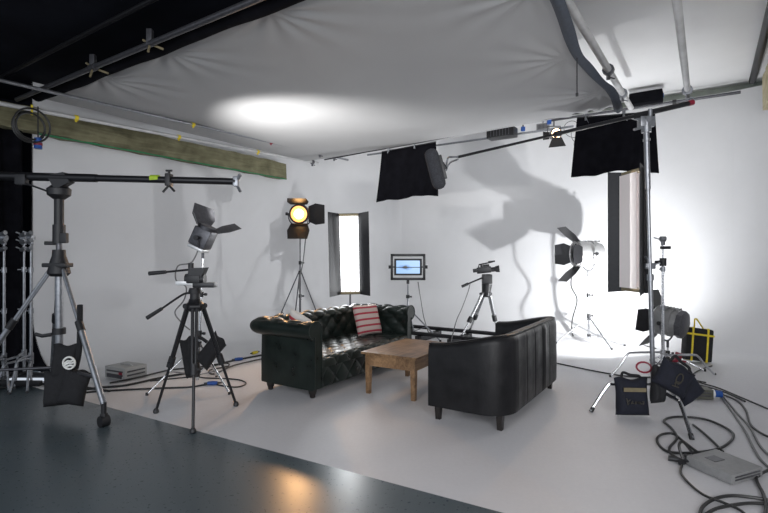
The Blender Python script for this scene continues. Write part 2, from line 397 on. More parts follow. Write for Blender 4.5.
b = MB(); b.poly([uv(-1.5, VL-1.2, 0), uv(UL+2, VL-1.2, 0), uv(UL+2, VL-1.2, 4.4), uv(-1.5, VL-1.2, 4.4)], 0.08)
b.poly([uv(UL+.35, VL-.05, 0), uv(UL+.35, VL-4, 0), uv(UL+.35, VL-4, 4.4), uv(UL+.35, VL-.05, 4.4)], 0.08)
tag(b.build('wall_side', 'black_paint', smooth=False), 'black wall left of the curved white wall', kind='structure')
b = MB(); b.poly([uv(UL, VL-.02, 3.5), uv(UB, VL-.02, 3.5), uv(UB, VL-.02, 4.4), uv(UL, VL-.02, 4.4)], 0.03)
tag(b.build('wall_upper_left', 'black_paint', smooth=False), kind='structure')

# black curtain at the end of the white wall
def curtain():
    b = MB()
    def fn(s, t):
        u = UL-0.16-s*2.6; z = 0.02+t*3.12
        return uv(u, VL+0.10+0.055*math.sin(s*70+math.sin(t*3)*.6)*(1-.25*t)-s*.25, z)
    b.grid(fn, 150, 10)
    o = b.build('black_curtain', 'black_cloth', angle=180)
    md = o.modifiers.new('solid', 'SOLIDIFY'); md.thickness = 0.006
    tag(recenter(o), 'black floor-length curtain at the left end of the white wall', 'curtain')
curtain()
# edge return of the curved wall, black side
b = MB()
ps = [uv(UL, VL)+V*o_+Vector((0, 0, z)) for o_, z in prof[:-1]]
b.poly(ps+[uv(UL, VL-.03, CT), uv(UL, VL-.03, 0)], 0.02, U)
tag(b.build('trim_1', 'black_cloth', smooth=False), kind='structure')

# beams
b0 = onv(-30, 133, VL+.12); bl = onv(283, 180, VL+.12)
ua, ub_ = b0.dot(U), bl.dot(U)
t = thing('wooden_beam', 'long rough olive-brown timber beam high along the left wall', 'beam', uv((ua+ub_)/2, VL+.12, 3.1))
b = MB()
def bev_beam(b, u0, u1, v0, v1, z0, z1, nseg=30, wob=0.012):
    rr = random.Random(3); rings = []
    for i in range(nseg+1):
        u = u0+(u1-u0)*i/nseg
        q = [(v0, z0), (v1, z0), (v1, z1), (v0, z1)]
        rings.append([b.v(uv(u, v+rr.uniform(-wob, wob), z+rr.uniform(-wob, wob))) for v, z in q])
    for x, y in zip(rings, rings[1:]): b.bridge(x, y)
    b.f(rings[0][::-1]); b.f(rings[-1])
bev_beam(b, ua-.5, ub_, VL+.02, VL+.22, 3.12, 3.43)
b.build('timber', 'beam', t, smooth=False)
b = MB(); bev_beam(b, UL, ub_, VL+.205, VL+.225, 3.095, 3.115, 20, 0.004); b.build('green_edge', 'green_strip', t, smooth=False, label='thin green strip under the beam')
b = MB(); bev_beam(b, 5.2, 9.3, .70, .92, 3.70, 4.20)
o = b.build('wooden_beam', 'tan_beam', smooth=False); tag(recenter(o), 'tan timber beam end at the far right edge under the ceiling', 'beam')

# ------------------------------------------------------------------ overhead cloth and pipes
CZ = 3.45
def silk():
    b = MB(); u0, u1, v0, v1 = 2.74, 7.45, -6.85, -1.02
    pulls = [(2.74, -5.5, 1.0), (2.74, -4.3, .7), (2.74, -2.9, .6), (5.0, -1.12, .7), (6.3, -1.12, .8), (7.4, -1.3, 1.0), (3.6, -1.12, .6)]
    def fn(s, t):
        v = v0+(v1-v0)*t
        uend = 7.50-.45*max(0, t-.3)/.7
        u = u0+(uend-u0)*s
        z = CZ-.06*math.sin(PI*s)*math.sin(PI*t)
        for (pu, pv, a) in pulls:
            du, dv = u-pu, v-pv; d = math.hypot(du, dv); ang = math.atan2(dv, du)
            z += a*0.038*math.sin(ang*12+pu)*math.exp(-d*2.7)*min(1, d*6)
        z += .004*math.sin(u*5+v*2.1)*math.sin(v*3-u)
        vv = v
        if t > .9: vv = v + .05*math.sin(u*2.2)*(t-.9)*10
        return uv(u, vv, z)
    b.grid(fn, 170, 190)
    t = thing('stretched_silk', 'huge white silk sheet stretched overhead as a light bouncer', 'fabric sheet', uv(5, -4, CZ))
    o = b.build('silk_sheet', 'silk', t, angle=180)
    b = MB()
    def hem(s, t_):
        u = 2.6+s*4.5
        return uv(u, v1+.05*math.sin(u*2.2)+.11*t_-.02, CZ-.01-.05*math.sin(t_*PI)-.03*math.sin(s*PI*5)**2*t_)
    b.grid(hem, 90, 5); b.build('hem', 'hem', t, angle=180, label='blue-grey sagging hem')
    b = MB()
    def hem2(s, t_):
        v = v0+s*(v1-v0)
        return uv(2.76-.17*t_+.010*math.sin(v*4), v, CZ-.01-.05*math.sin(t_*PI)+.015*math.sin(v*9)*t_)
    b.grid(hem2, 90, 5); b.build('hem', 'black_cloth', t, angle=180, label='black hem')
    b = MB(); q0 = onu(577, 58, 5.9); q0 = at(577, 58, 4.6); q1 = at(577, 93, 4.6)
    b.tube([q0, (q0+q1)/2, q1], .006); b.cyl(q1-Vector((0, 0, .03)), q1, .012); b.build('cord', 'black_plastic', t, label='black cord hanging from the hem')
    return t
silk()
def pipe(p0, p1, r, m, label, clamps=(), name='overhead_pipe', cat='pipe'):
    t = thing(name, label, cat, (Vector(p0)+Vector(p1))/2)
    b = MB(); b.cyl(p0, p1, r, seg=14); b.build('tube', m, t)
    for k, mm in clamps:
        c = Vector(p0).lerp(Vector(p1), k); d = (Vector(p1)-Vector(p0)).normalized()
        b = MB()
        if mm in ('yellow', 'red'): b.cyl(c-d*.022, c+d*.022, r*1.35, seg=10); b.box(c+Vector((0, 0, -r*1.5)), (.02, .02, .035)); b.build('tape_tag', mm, t); continue
        b.cyl(c-d*.03, c+d*.03, r*1.7, seg=10); b.box(c+Vector((0, 0, -r*2.2)), (.035, .035, .06)); b.cyl(c+Vector((0, 0, -r*2.2)), c+Vector((.06, -.04, -r*3)), .008)
        b.build('clamp', mm, t)
    return t
pipe(onv(-40, 71, -6.2), onv(348, 160, -6.2), .020, 'dull_steel', 'grey steel pipe under the left side of the overhead silk', ((.42, 'yellow'), (.66, 'red'), (.86, 'dark_steel')))
pipe(onv(-40, 96, -6.9), onv(318, 163, -6.9), .026, 'white_pipe', 'pale pipe just in front of the olive-brown timber beam', ((.2, 'yellow'), (.45, 'yellow'), (.72, 'yellow'), (.97, 'dark_steel')))
pipe(uv(7.54, -6.4, 3.44), uv(7.02, -1.0, 3.47), .013, 'black_metal', 'thin black bar along the far edge of the overhead silk', ((.05, 'dark_steel'), (.3, 'dull_steel')))
pipe(uv(2.53, -7.05, 3.42), uv(2.53, .6, 3.42), .026, 'dark_steel', 'steel pipe crossing the black area at top left')
pipe(uv(2.45, -7.3, 3.72), uv(2.50, .6, 3.80), .022, 'black_metal', 'black bar above the steel pipe at top left')
pipe(onv(552, -25, -1.0), onv(631, 108, -1.0) , .040, 'white_pipe', 'thick white pipe beside the right hem of the silk', ((.55, 'dark_steel'), (.8, 'dull_steel')))
pipe(uv(2.6, -.21, 3.62), uv(7.4, -.21, 3.62), .036, 'white_pipe', 'white pipe alone under the white ceiling at top right', ((.99, 'dull_steel'),))
pipe(uv(9.72, -2.6, 4.14), uv(9.72, .45, 4.14), .024, 'dark_steel', 'dark rail along the top of the back wall at right', ((.7, 'black_metal'),))
pipe(uv(8.75, -6.2, 3.72), uv(8.75, -1.9, 3.72), .020, 'dull_steel', 'steel rail behind the silk carrying the small hanging lamps')
pipe(uv(4.0, .60, 4.28), uv(9.7, .60, 4.28), .05, 'black_metal', 'black rail on the ceiling at the far right edge')
def grip_clamp(p, s, label):
    t = thing('pipe_clamp', label, 'clamp', p, 'metal clamps on the top left pipe'); p = Vector(p); s *= .75
    b = MB(); b.cyl(p-V*.05, p+V*.05, .05*s); b.box(p+Vector((0, 0, .06)), (.05, .05, .14), bev=.005); b.build('jaw', 'dark_steel', t)
    b = MB(); b.cyl(p, p+Vector((.18, .05, -.06))*s, .011); b.cyl(p, p+Vector((-.15, .1, .10))*s, .011); b.cyl(p, p+Vector((.02, -.1, -.16))*s, .010); b.build('t_handle', 'tan_label', t)
def pipe_uvz(px, u, z):
    X = (px-384)/FPX; y = u/(U.x*X+U.y); return Vector((X*y, y, z))
grip_clamp(pipe_uvz(150, 2.53, 3.42), .8, 'small brass-handled clamp on the top left pipe nearer the silk')
grip_clamp(pipe_uvz(93, 2.53, 3.42), 1.0, 'larger clamp on the top left pipe nearer the left wall')
# cable coil on the pipe and little blue plug
t = thing('cable_coil', 'black cable coil hung on the pale pipe at far left', 'cable coil', onv(29, 127, -6.7))
b = MB()
for k, rr in enumerate((.17, .15, .19)):
    c = onv(29, 127, -6.75)+Vector((0.02*k, 0, .01*k)); P = [c+U*math.cos(a/24*2*PI)*rr+Vector((0, 0, math.sin(a/24*2*PI)*rr*1.05)) for a in range(24)]
    b.tube(P, .012, closed=True)
b.build('coil', 'cable', t)
c = onv(32, 110, -6.75); b = MB(); b.tube([c+Vector((0, 0, .06)), c, c-Vector((0, 0, .06))], .012); b.build('tie', 'yellow', t, label='yellow tie')
c = onv(38, 143, -6.75); t = thing('power_plug', 'small blue and red plug dangling below the cable coil', 'plug', c)
b = MB(); b.cyl(c+Vector((0, 0, .06)), c-Vector((0, 0, .07)), .038, .045); b.build('plug_body', 'blue', t)
b = MB(); b.cyl(c+Vector((0, 0, .0)), c-Vector((0, 0, .03)), .047, .047); b.build('ring', 'red', t)
b = MB(); b.cyl(c+Vector((0, 0, .44)), c+Vector((0, 0, .06)), .008); b.build('lead', 'cable', t)
# small things on the rail behind the silk
def rail_lamp():
    c = at(556, 133, 8.3); t = thing('spot_lamp', 'small lit tungsten lamp hanging beyond the silk beside the right black flag', 'lamp', c)
    b = MB(); b.lathe(c+Vector((.02, .22, .02)), (-.05, -1, -.12), [(0, .05), (.02, .08), (.2, .09), (.22, .095)]); b.build('housing', 'dark_steel', t)
    b = MB(); b.lathe(c+Vector((.008, -.002, -.008)), (-.05, -1, -.12), [(0, .078), (.012, .05), (.02, .01)]); b.build('lens', 'e_small', t)
    for q in range(2):
        b = MB()
        if q == 0: b.poly([c+Vector((-.07, -.02, -.08)), c+Vector((.09, -.02, -.08)), c+Vector((.13, -.10, -.24)), c+Vector((-.16, -.10, -.27))], .006)
        else: b.poly([c+Vector((-.11, .02, .02)), c+Vector((-.11, .02, -.10)), c+Vector((-.22, .0, -.12)), c+Vector((-.22, .0, .02))], .006)
        b.build('barn_door', 'black_metal', t)
    b = MB(); b.tube([c+Vector((-.11, .1, 0)), c+Vector((-.11, .1, .14)), c+Vector((.11, .1, .14)), c+Vector((.11, .1, 0))], .01); b.cyl(c+Vector((0, .1, .14)), c+Vector((0, .1, .24)), .012); b.build('yoke', 'dark_steel', t)
    light('SPOT', 'bulb', c+Vector((-.02, -.06, -.02)), 60, (1, .66, .36), (0, 4.5, .3), .05, 60, .6, parent=t)
rail_lamp()
def rail_box(px, py, y, d, m, label, name, cat):
    c = at(px, py, y); t = thing(name, label, cat, c)
    R = Matrix.Rotation(math.atan2(V.y, V.x), 4, 'Z')
    b = MB(); b.box(c, d, R, bev=.01); b.build('case', m, t)
    b = MB()
    for k in range(7): b.box(c+V*(k-3)*d[0]/9-U*d[1]/2, (.012, .01, d[2]*.7), R)
    b.build('ribs', 'dark_steel', t)
    b = MB(); b.cyl(c+Vector((0, 0, d[2]/2)), c+Vector((0, 0, d[2]/2+.12)), .012); b.build('hanger', 'dull_steel', t)
rail_box(502, 133.5, 8.9, (.50, .25, .17), 'black_metal', 'black ribbed fluorescent case under the far edge of the silk', 'light_case', 'light')
rail_box(543, 127, 9.1, (.22, .1, .12), 'grey_box', 'small pale grey box beside the blue socket under the silk', 'junction_box', 'box')
for px, py, y, lb in ((523, 129, 9.0, 'small blue power socket next to the black ribbed case'), (549, 122, 8.9, 'small blue power socket above the hanging tungsten lamp'), (661, 95.5, 8.3, 'small blue power socket on the right end of the back wall top')):
    c = at(px, py, y); t = thing('power_socket', lb, 'socket', c, 'blue sockets along the back wall top')
    b = MB(); b.box(c, (.07, .06, .08), bev=.01); b.build('socket_body', 'blue', t); b = MB(); b.cyl(c+Vector((0, 0, .04)), c+Vector((0, 0, .10)), .012); b.build('lead', 'cable', t)
c = at(570, 125, 8.5); b = MB(); P = []
for i in range(60): a = i/22*2*PI; P.append(c+Vector((.13*math.cos(a)+.004*i, .05*math.sin(a*.5), .11*math.sin(a)-.006*i)))
b.tube(P, .006); tag(recenter(b.build('cable', 'grey_cable')), 'thin pale cable coiled beside the small hanging tungsten lamp', 'cable')
c = at(646, 98, 8.3); b = MB(); b.box(c, (.50, .2, .19), Matrix.Rotation(math.atan2(V.y, V.x), 4, 'Z'), bev=.02)
tag(recenter(b.build('duct_cover', 'black_cloth')), 'black block on the wall top above the right black flag', 'cover')

# ------------------------------------------------------------------ black flags
def flag(c4, label, seed):
    """c4: top-left, top-right, bottom-right, bottom-left"""
    tl, tr, br, bl = c4; n = (tr-tl).cross(bl-tl).normalized()
    t = thing('black_flag', label, 'flag', (tl+tr)/2)
    b = MB()
    def fn(s, q):
        p = (tl.lerp(tr, s)).lerp(bl.lerp(br, s), q)
        w = .022*math.sin(s*17+seed)*q + .012*math.sin(s*31+q*3+seed)*q
        sag = Vector((0, 0, 0.035*math.sin(s*PI)*q + .015*math.sin(s*9+seed)*q))
        return p+n*w+sag
    b.grid(fn, 40, 16); o = b.build('cloth', 'black_cloth', t, angle=180)
    md = o.modifiers.new('solid', 'SOLIDIFY'); md.thickness = 0.006
    b = MB(); b.cyl(tl, tr, .012); b.build('top_bar', 'black_metal', t)
    for s in (.12, .62):
        p = tl.lerp(tr, s); b = MB(); b.box(p, (.03, .03, .09)); b.cyl(p, p+Vector((.03, -.03, -.09)), .008); b.build('spring_clip', 'dull_steel', t)
flag([onu(382, 152, 7.42), onu(436, 142, 7.38), onu(439, 196, 7.3), onu(376, 203, 7.3)], 'black cloth flag hanging behind the microphone', 1.0)
flag([onu(577, 118, 6.98), onu(655, 112, 6.95), onu(659, 172, 6.9), onu(571, 178, 6.9)], 'black cloth flag hanging behind the top of the tall chrome stand', 2.5)

# ------------------------------------------------------------------ stands
def light_stand(label, base, h, R, legdirs, hc, r=.014, m='steel', group=None, hb=.12, name='light_stand', coll='black_plastic', top=None):
    base = Vector((base[0], base[1], 0)); t = thing(name, label, 'light stand', base, group)
    top = Vector(top) if top is not None else base+Vector((0, 0, h))
    ax = (top-base).normalized(); L = (top-base).length
    secs = [(hb*.6, h*.42, r*1.25), (h*.40, h*.72, r), (h*.70, h, r*.75)]
    b = MB()
    for a, c, rr in secs: b.cyl(base+ax*a*L/h, base+ax*c*L/h, rr)
    b.build('column', m, t)
    for k, zz in enumerate((h*.42, h*.72)):
        p = base+ax*zz*L/h; b = MB(); b.cyl(p-ax*.03, p+ax*.03, r*1.9); b.build('collar', coll, t)
        b = MB(); b.cyl(p, p+Vector((.06, -.02, 0)), .007); b.cyl(p+Vector((.045, -.015, 0)), p+Vector((.07, -.022, 0)), .016); b.build('knob', coll, t)
    p = base+ax*hc; b = MB(); b.cyl(p-ax*.03, p+ax*.03, r*2.1); p2 = base+ax*hb; b.cyl(p2-ax*.02, p2+ax*.02, r*1.9); b.build('leg_collar', coll, t)
    for a in legdirs:
        d = Vector((math.cos(a), math.sin(a), 0)); foot = base+d*R; s = base+ax*hc+d*r*1.8
        b = MB(); b.cyl(s, foot+Vector((0, 0, .012)), r*.75); lg = b.build('leg', m, t)
        b = MB(); b.cyl(foot, foot+Vector((0, 0, .03)), r*1.1); b.build('foot_tip', 'black_plastic', lg)
        b = MB(); mid = s.lerp(foot, .55); b.cyl(base+ax*hb+d*r, mid, r*.45, seg=8); b.build('brace', m, t)
    return t
def angs(base, feet): return [math.atan2(f.y-base[1], f.x-base[0]) for f in feet]

def c_stand_parts(t, base, h, legs, m='steel', r=.016, grip=True, hz=.26, R=.55):
    base = Vector(base); top = base+Vector((0, 0, h))
    b = MB(); b.cyl(base+Vector((0, 0, .10)), base+Vector((0, 0, h*.5)), r*1.15); b.cyl(base+Vector((0, 0, h*.48)), base+Vector((0, 0, h*.78)), r); b.cyl(base+Vector((0, 0, h*.76)), top, r*.75); b.build('column', m, t)
    for zz in (h*.5, h*.78):
        p = base+Vector((0, 0, zz)); b = MB(); b.cyl(p-Vector((0, 0, .03)), p+Vector((0, 0, .03)), r*1.7); b.cyl(p, p+Vector((-.06, -.02, 0)), .008); b.build('collar', 'dull_steel', t)
    for k, a in enumerate(legs):
        d = Vector((math.cos(a), math.sin(a), 0)); z = hz-.04*k
        P = smooth_pts([base+d*r+Vector((0, 0, z)), base+d*R*.55+Vector((0, 0, z)), base+d*R*.68+Vector((0, 0, z-.02)), base+d*R*.80+Vector((0, 0, z*.55)), base+d*R+Vector((0, 0, .012))], 4)
        b = MB(); b.tube(P, r*.8); lg = b.build('leg', m, t)
        b = MB(); b.cyl(P[-1]-d*.0, P[-1]+d*.015, r*.95); b.build('foot_tip', 'black_plastic', lg)
        b = MB(); b.cyl(base+Vector((0, 0, z-.025)), base+Vector((0, 0, z+.025)), r*1.8); b.build('leg_collar', m, t)
    if grip:
        b = MB(); b.cyl(top+Vector((-.03, 0, 0)), top+Vector((.03, 0, 0)), .035); b.cyl(top+Vector((-.03, .03, -.0)), top+Vector((-.09, .05, .02)), .010); b.box(top+Vector((0, 0, -.05)), (.04, .04, .06), bev=.006); b.build('grip_head', 'dull_steel', t)

# big crank stand on the left with caster feet and long black arm
def big_stand():
    base = Vector((-3.17, 4.78, 0)); t = thing('crank_stand', 'large dark wheeled crank stand holding the long black arm at left', 'light stand', base)
    b = MB(); b.cyl(base+Vector((0, 0, .22)), base+Vector((0, 0, 1.5)), .036, seg=16); b.build('column', 'dull_steel', t)
    b = MB(); b.cyl(base+Vector((0, 0, 1.5)), base+Vector((0, 0, 2.12)), .027); b.build('riser', 'dark_steel', t)
    def zc(py): return CAMZ-(py-256.5)/FPX*4.78
    b = MB(); z = zc(262); b.lathe(base+Vector((0, 0, z-.14)), (0, 0, 1), [(0, .07), (.03, .10), (.12, .085), (.2, .06), (.26, .055)]); b.box(base+Vector((0, -.02, z-.03)), (.23, .13, .04), bev=.01); b.build('leg_hub', 'black_plastic', t)
    b = MB(); z = zc(234); b.cyl(base+Vector((0, 0, z-.09)), base+Vector((0, 0, z+.09)), .055); b.box(base+Vector((.05, -.02, z-.04)), (.09, .05, .1), bev=.01); b.cyl(base+Vector((-.03, 0, z-.09)), base+Vector((-.12, -.03, z-.09)), .018); b.build('upper_clamp', 'black_plastic', t)
    b = MB(); z = zc(215); b.cyl(base+Vector((0, 0, z-.12)), base+Vector((0, 0, z+.16)), .042); b.build('sleeve', 'black_plastic', t)
    z = zc(187); b = MB(); b.lathe(base+Vector((0, 0, z-.12)), (0, 0, 1), [(0, .05), (.04, .10), (.10, .105), (.14, .06), (.2, .05)]); b.poly([base+Vector((.02, -.05, z-.04)), base+Vector((.16, -.05, z+.04)), base+Vector((.10, -.05, z+.13)), base+Vector((-.06, -.05, z+.10))], .09); b.build('swivel_head', 'black_plastic', t)
    b = MB(); z = zc(290); 
    z = zc(331); b.cyl(base+Vector((0, 0, z-.03)), base+Vector((0, 0, z+.03)), .058); b.tube([base+Vector((-.05, -.03, z-.03)), base+Vector((-.13, -.05, z-.04)), base+Vector((-.19, -.06, z-.02))], .018); b.build('crank_handle', 'black_plastic', t)
    hub = Vector((base.x, base.y, zc(268)))
    for foot in (Vector((-2.47, 4.32, 0)), Vector((-3.98, 4.62, 0)), Vector((-3.72, 5.50, 0))):
        d = (foot-base); d.z = 0; d.normalize(); fh = foot+Vector((0, 0, .20)); s = hub+d*.07
        b = MB(); k = s.lerp(fh, .45); b.cyl(s, k, .018); b.cyl(s+Vector((0.0, 0, -.03)), k+Vector((0, 0, -.03)), .012); b.cyl(k, fh, .027); lg = b.build('leg', 'dull_steel', t)
        b = MB(); b.cyl(k-(fh-k).normalized()*.05, k+(fh-k).normalized()*.05, .034); b.build('leg_clamp', 'black_plastic', lg)
        b = MB(); b.cyl(foot+Vector((0, 0, .10)), foot+Vector((0, 0, .22)), .022); b.box(foot+Vector((0, 0, .085)), (.05, .05, .07), bev=.01); b.cyl(foot+Vector((-.02, -.03, .05)), foot+Vector((.02, .03, .05)), .05, seg=18); b.build('caster', 'black_plastic', lg)
        b = MB(); lo = Vector((base.x, base.y, .42)); b.cyl(lo+d*.04, s.lerp(fh, .82), .014); b.build('brace', 'dark_steel', t)
    b = MB(); b.cyl(base+Vector((0, 0, .38)), base+Vector((0, 0, .46)), .06); b.build('brace_collar', 'black_plastic', t)
    # arm
    a0 = at(-60, 174.5, 4.72); a1 = at(236, 181.5, 4.72); t2 = thing('horizontal_pole', 'long black horizontal pole resting on top of the dark crank stand', 'pole', (a0+a1)/2)
    k = a0.lerp(a1, .53); b = MB(); b.cyl(a0, k, .040, seg=16); b.cyl(k, a1, .033, seg=16); b.build('arm_tube', 'black_metal', t2)
    b = MB(); c = at(155, 178.6, 4.72); b.cyl(c-Vector((.04, 0, 0)), c+Vector((.04, 0, 0)), .036); b.build('tape_band', 'lime', t2, label='yellow-green tape band')
    b = MB(); c = at(169, 180, 4.70); b.box(c, (.05, .09, .12), bev=.01); b.cyl(c+Vector((0, 0, .05)), c+Vector((0, 0, .09)), .012); b.cyl(c+Vector((0, 0, -.05)), c+Vector((.06, -.02, -.11)), .011); b.cyl(c+Vector((0, 0, -.05)), c+Vector((-.05, -.02, -.12)), .011); b.cyl(c+Vector((-.03, 0, .09)), c+Vector((.03, 0, .09)), .010); b.build('tie_clamp', 'black_plastic', t2)
    b = MB(); b.box(a1, (.05, .06, .10), bev=.01); b.cyl(a1, a1+Vector((.05, -.03, .06)), .018); b.cyl(a1+Vector((0, 0, -.02)), a1+Vector((.05, -.03, -.10)), .014); b.build('end_clamp', 'dull_steel', t2)
    b = MB(); c = at(24, 178, 4.72); b.box(c+Vector((0, -.03, -.02)), (.10, .06, .10), bev=.01); b.cyl(c+Vector((.02, -.03, -.05)), at(47, 191, 4.7), .009); b.build('rope_cleat', 'black_plastic', t2)
    return t
big_stand()

# ------------------------------------------------------------------ sandbags
def sack(t, name, m, c, ex, ey, w, h, d, lean=0, seed=0):
    """pillow-like bag panel standing: ex across, ey = up vector"""
    b = MB(); ex = Vector(ex).normalized(); ey = Vector(ey).normalized(); n = ex.cross(ey).normalized()
    for sgn in (-1, 1):
        def fn(s, q):
            x = (s-.5)*w*(1-.08*math.sin(q*PI)); y = (q-.5)*h
            e = (max(0, 1-abs(2*s-1)**4)*max(0, 1-abs(2*q-1)**4))**.5
            k = d/2*e*(1.15-.5*q)*(1+.12*math.sin(s*7+seed+q*3)) 
            return Vector(c)+ex*x+ey*(y+.012*math.sin(s*9+seed)*q)+n*sgn*k
        b.grid(fn, 18, 18)
    return b.build(name, m, t, angle=60, weld=.0005)
def stroke_text(t, name, m, o, ex, ey, strokes, s, r, label=None):
    b = MB()
    for st in strokes:
        P = [Vector(o)+Vector(ex)*x*s+Vector(ey)*y*s for x, y in st]
        b.tube(P, r, seg=5)
    return b.build(name, m, t, label=label)
def big_stand_bags():
    c = fl(74, 399)+Vector((0, 0, 0)); c.y = 4.80; c.x = (74-384)/FPX*4.80
    t = thing('sandbag', 'black sandbag with a round white emblem strapped to the dark crank stand', 'sandbag', (c.x, c.y-.1, .12))
    ex = Vector((1, .15, 0)); up = Vector((0, .12, 1))
    for q, (dx, z, h, w, ro) in enumerate(((.00, .50, .32, .24, .03), (-.03, .26, .32, .27, -.08), (.15, .28, .32, .24, .20))):
        e2 = Matrix.Rotation(ro, 3, 'Y') @ ex; u2 = Matrix.Rotation(ro, 3, 'Y') @ up
        sack(t, 'pouch', 'black_canvas', (c.x+dx, c.y-.13-.05*q, z), e2, u2, w, h, .13, seed=q)
    s0 = at(80, 305, 4.55); b = MB(); b.tube(smooth_pts([s0, at(80, 330, 4.58), at(79, 352, 4.6), at(76, 368, 4.62)]), .025); b.build('strap', 'black_canvas', t)
    o = at(69, 363, 4.52)
    circ = [(math.cos(a/16*2*PI), math.sin(a/16*2*PI)) for a in range(17)]
    stroke_text(t, 'round_emblem', 'chalk', o, (.055, 0, 0), (0, 0, .055), [circ, [(-.8, -.1), (-.2, .35), (.3, .3), (.8, .55)], [(-.8, -.45), (-.1, .0), (.4, -.05), (.9, .15)], [(-.55, -.7), (.1, -.4), (.7, -.45)]], 1.0, .009, 'white round emblem')
    return t
big_stand_bags()

# ------------------------------------------------------------------ C-stands parked at left
def cst():
    t = thing('grip_stand', 'chrome stand', 'grip stand', (0, 0, 0), 'chrome stands parked by the black curtain')
    c_stand_parts(t, (0, 0, 0), 1.72, (math.radians(-70), math.radians(-95), math.radians(-50)), R=.46, hz=.34, m='dull_steel')
    top = Vector((0, 0, 1.72))
    for k in range(3):
        b = MB(); p = top+Vector((0, 0, -.09*k+.04)); b.cyl(p+Vector((-.02, -.02, 0)), p+Vector((.05, -.05, .02)), .024); b.cyl(p, p+Vector((-.07, -.04, .035)), .008); b.build('knuckle', 'dull_steel', t)
    return t
c0 = cst()
for i, (px, d, lb) in enumerate(((31, 5.78, 'chrome parked stand nearest the white wall edge'), (24, 5.98, 'second chrome parked stand counted from the white wall edge'), (4, 5.75, 'leftmost chrome parked stand, at the picture edge'), (-6, 6.0, 'chrome parked stand half cut off by the left picture edge'))):
    o = c0 if i == 0 else copy_tree(c0)
    o['label'] = lb; place(o, ((px-384)/FPX*d, d, 0), (-.15, .1, .05, -.1)[i])
b = MB(); b.box((-4.72, 5.60, .05), (1.6, .06, .06), bev=.008); b.box((-4.72, 6.0, .05), (1.6, .06, .06), bev=.008)
for x in (-5.2, -4.4): b.box((x, 5.8, .09), (.06, .46, .025))
o = b.build('floor_bar', 'black_metal'); tag(recenter(o), 'low black bar frame on the floor under the parked chrome stands', 'bar')

# ------------------------------------------------------------------ lamp heads
def barn_leaf(M4, w0, w1, l, hinge, ang, side, th=.003):
    """leaf in head space (forward +Y); side 0..3 = right, top, left, bottom"""
    b = MB(M4); R = Matrix.Rotation(side*PI/2, 4, 'Y')
    # in leaf space: hinge along Z at x=hinge, y=0 ; leaf swings out
    dx, dy = math.sin(ang), math.cos(ang)
    pts = [Vector((hinge, 0, -w0/2)), Vector((hinge, 0, w0/2)), Vector((hinge+dx*l*.45, dy*l*.45, w1/2)), Vector((hinge+dx*l, dy*l, w1/2*.86)), Vector((hinge+dx*l, dy*l, -w1/2*.86)), Vector((hinge+dx*l*.45, dy*l*.45, -w1/2))]
    b.poly([R @ p for p in pts], th, R @ Vector((-dy, dx, 0)))
    return b
def round_head(name, label, c, fwd, r, L, hm, lens, leaves, em=None, rear='alu', group=None, doorm='black_metal', cat='lamp', boxy=False, ringm=None):
    c = Vector(c); F = frame(fwd); M4 = Matrix.Translation(c) @ F; t = thing(name, label, cat, c, group)
    b = MB(M4)
    if boxy:
        b.box((0, -L*.42, 0), (r*1.9, L*.84, r*2.0), bev=.02)
        for k in range(6): b.box((0, -L*.12-k*L*.11, r*1.02), (r*1.3, .012, .012))
        b.lathe((0, -.02, 0), (0, 1, 0), [(0, r*.95), (.05, r), (.055, r)])
    else:
        b.lathe((0, -L, 0), (0, 1, 0), [(0, r*.55), (L*.06, r*.8), (L*.25, r*.92), (L*.3, r*.92), (L*.31, r*1.0), (L*.45, r*1.0), (L*.46, r*.93), (L*.6, r*.93), (L*.61, r), (L*.98, r*1.04), (L, r*1.02)], 28)
        for k in range(5): b.box((0, -L*.85+k*L*.14, r*.98), (r*.8, .014, .03))
    b.build('housing', hm, t)
    if boxy:
        b = MB(M4); b.box((0, -L*.93, 0), (r*1.75, L*.16, r*1.85), bev=.012); b.build('rear_cap', rear, t)
    b = MB(M4); b.lathe((0, -.003, 0), (0, 1, 0), [(0, r*.86), (.006, r*.84), (.02, r*.55), (.026, .01)], 28); ln = b.build('lens', lens, t)
    b = MB(M4)
    P = [Vector((math.cos(a/28*2*PI)*r*.93, .03, math.sin(a/28*2*PI)*r*.93)) for a in range(28)]; b.tube(P, r*.09, closed=True); b.build('front_ring', ringm or doorm, t)
    for side, ang, w0, w1, l in leaves: barn_leaf(M4, w0*r, w1*r, l*r, r*.98, ang, side).build('barn_door', doorm, t)
    # yoke hangs in the horizontal plane of the head's X axis
    X = (F @ Vector((1, 0, 0))).normalized(); z0 = Vector((0, 0, 1)); pc = c - (F @ Vector((0, L*.45, 0)))
    b = MB(); yr = r*1.25
    P = [pc+X*yr] + [pc+X*yr*math.cos(a)-z0*(r*1.35)*math.sin(a)**.8 for a in [k/12*PI for k in range(1, 12)]] + [pc-X*yr]
    b.tube(P, .011); b.cyl(pc-z0*(r*1.35), pc-z0*(r*1.35+.09), .016); b.build('yoke', 'dark_steel' if hm != 'alu' else 'steel', t)
    for sg in (-1, 1): b = MB(); b.cyl(pc+X*sg*(r*.95), pc+X*sg*(yr+.02), .013); b.cyl(pc+X*sg*(yr+.01), pc+X*sg*(yr+.045), .028); b.build('knob', 'black_plastic', t)
    return t, pc-z0*(r*1.35+.09)

def cable(pts, r, label, m='cable', floor=True, name='cable', lift=0):
    P = smooth_pts(pts, 7)
    if floor: P = [Vector((p.x, p.y, max(p.z, r)+lift)) for p in P]
    b = MB(); b.tube(P, r, 7); o = b.build(name, m); tag(recenter(o), label, 'cable'); return o
def fcable(px, r, label, m='cable', **k): return cable([fl(x, y, r) for x, y in px], r, label, m, **k)

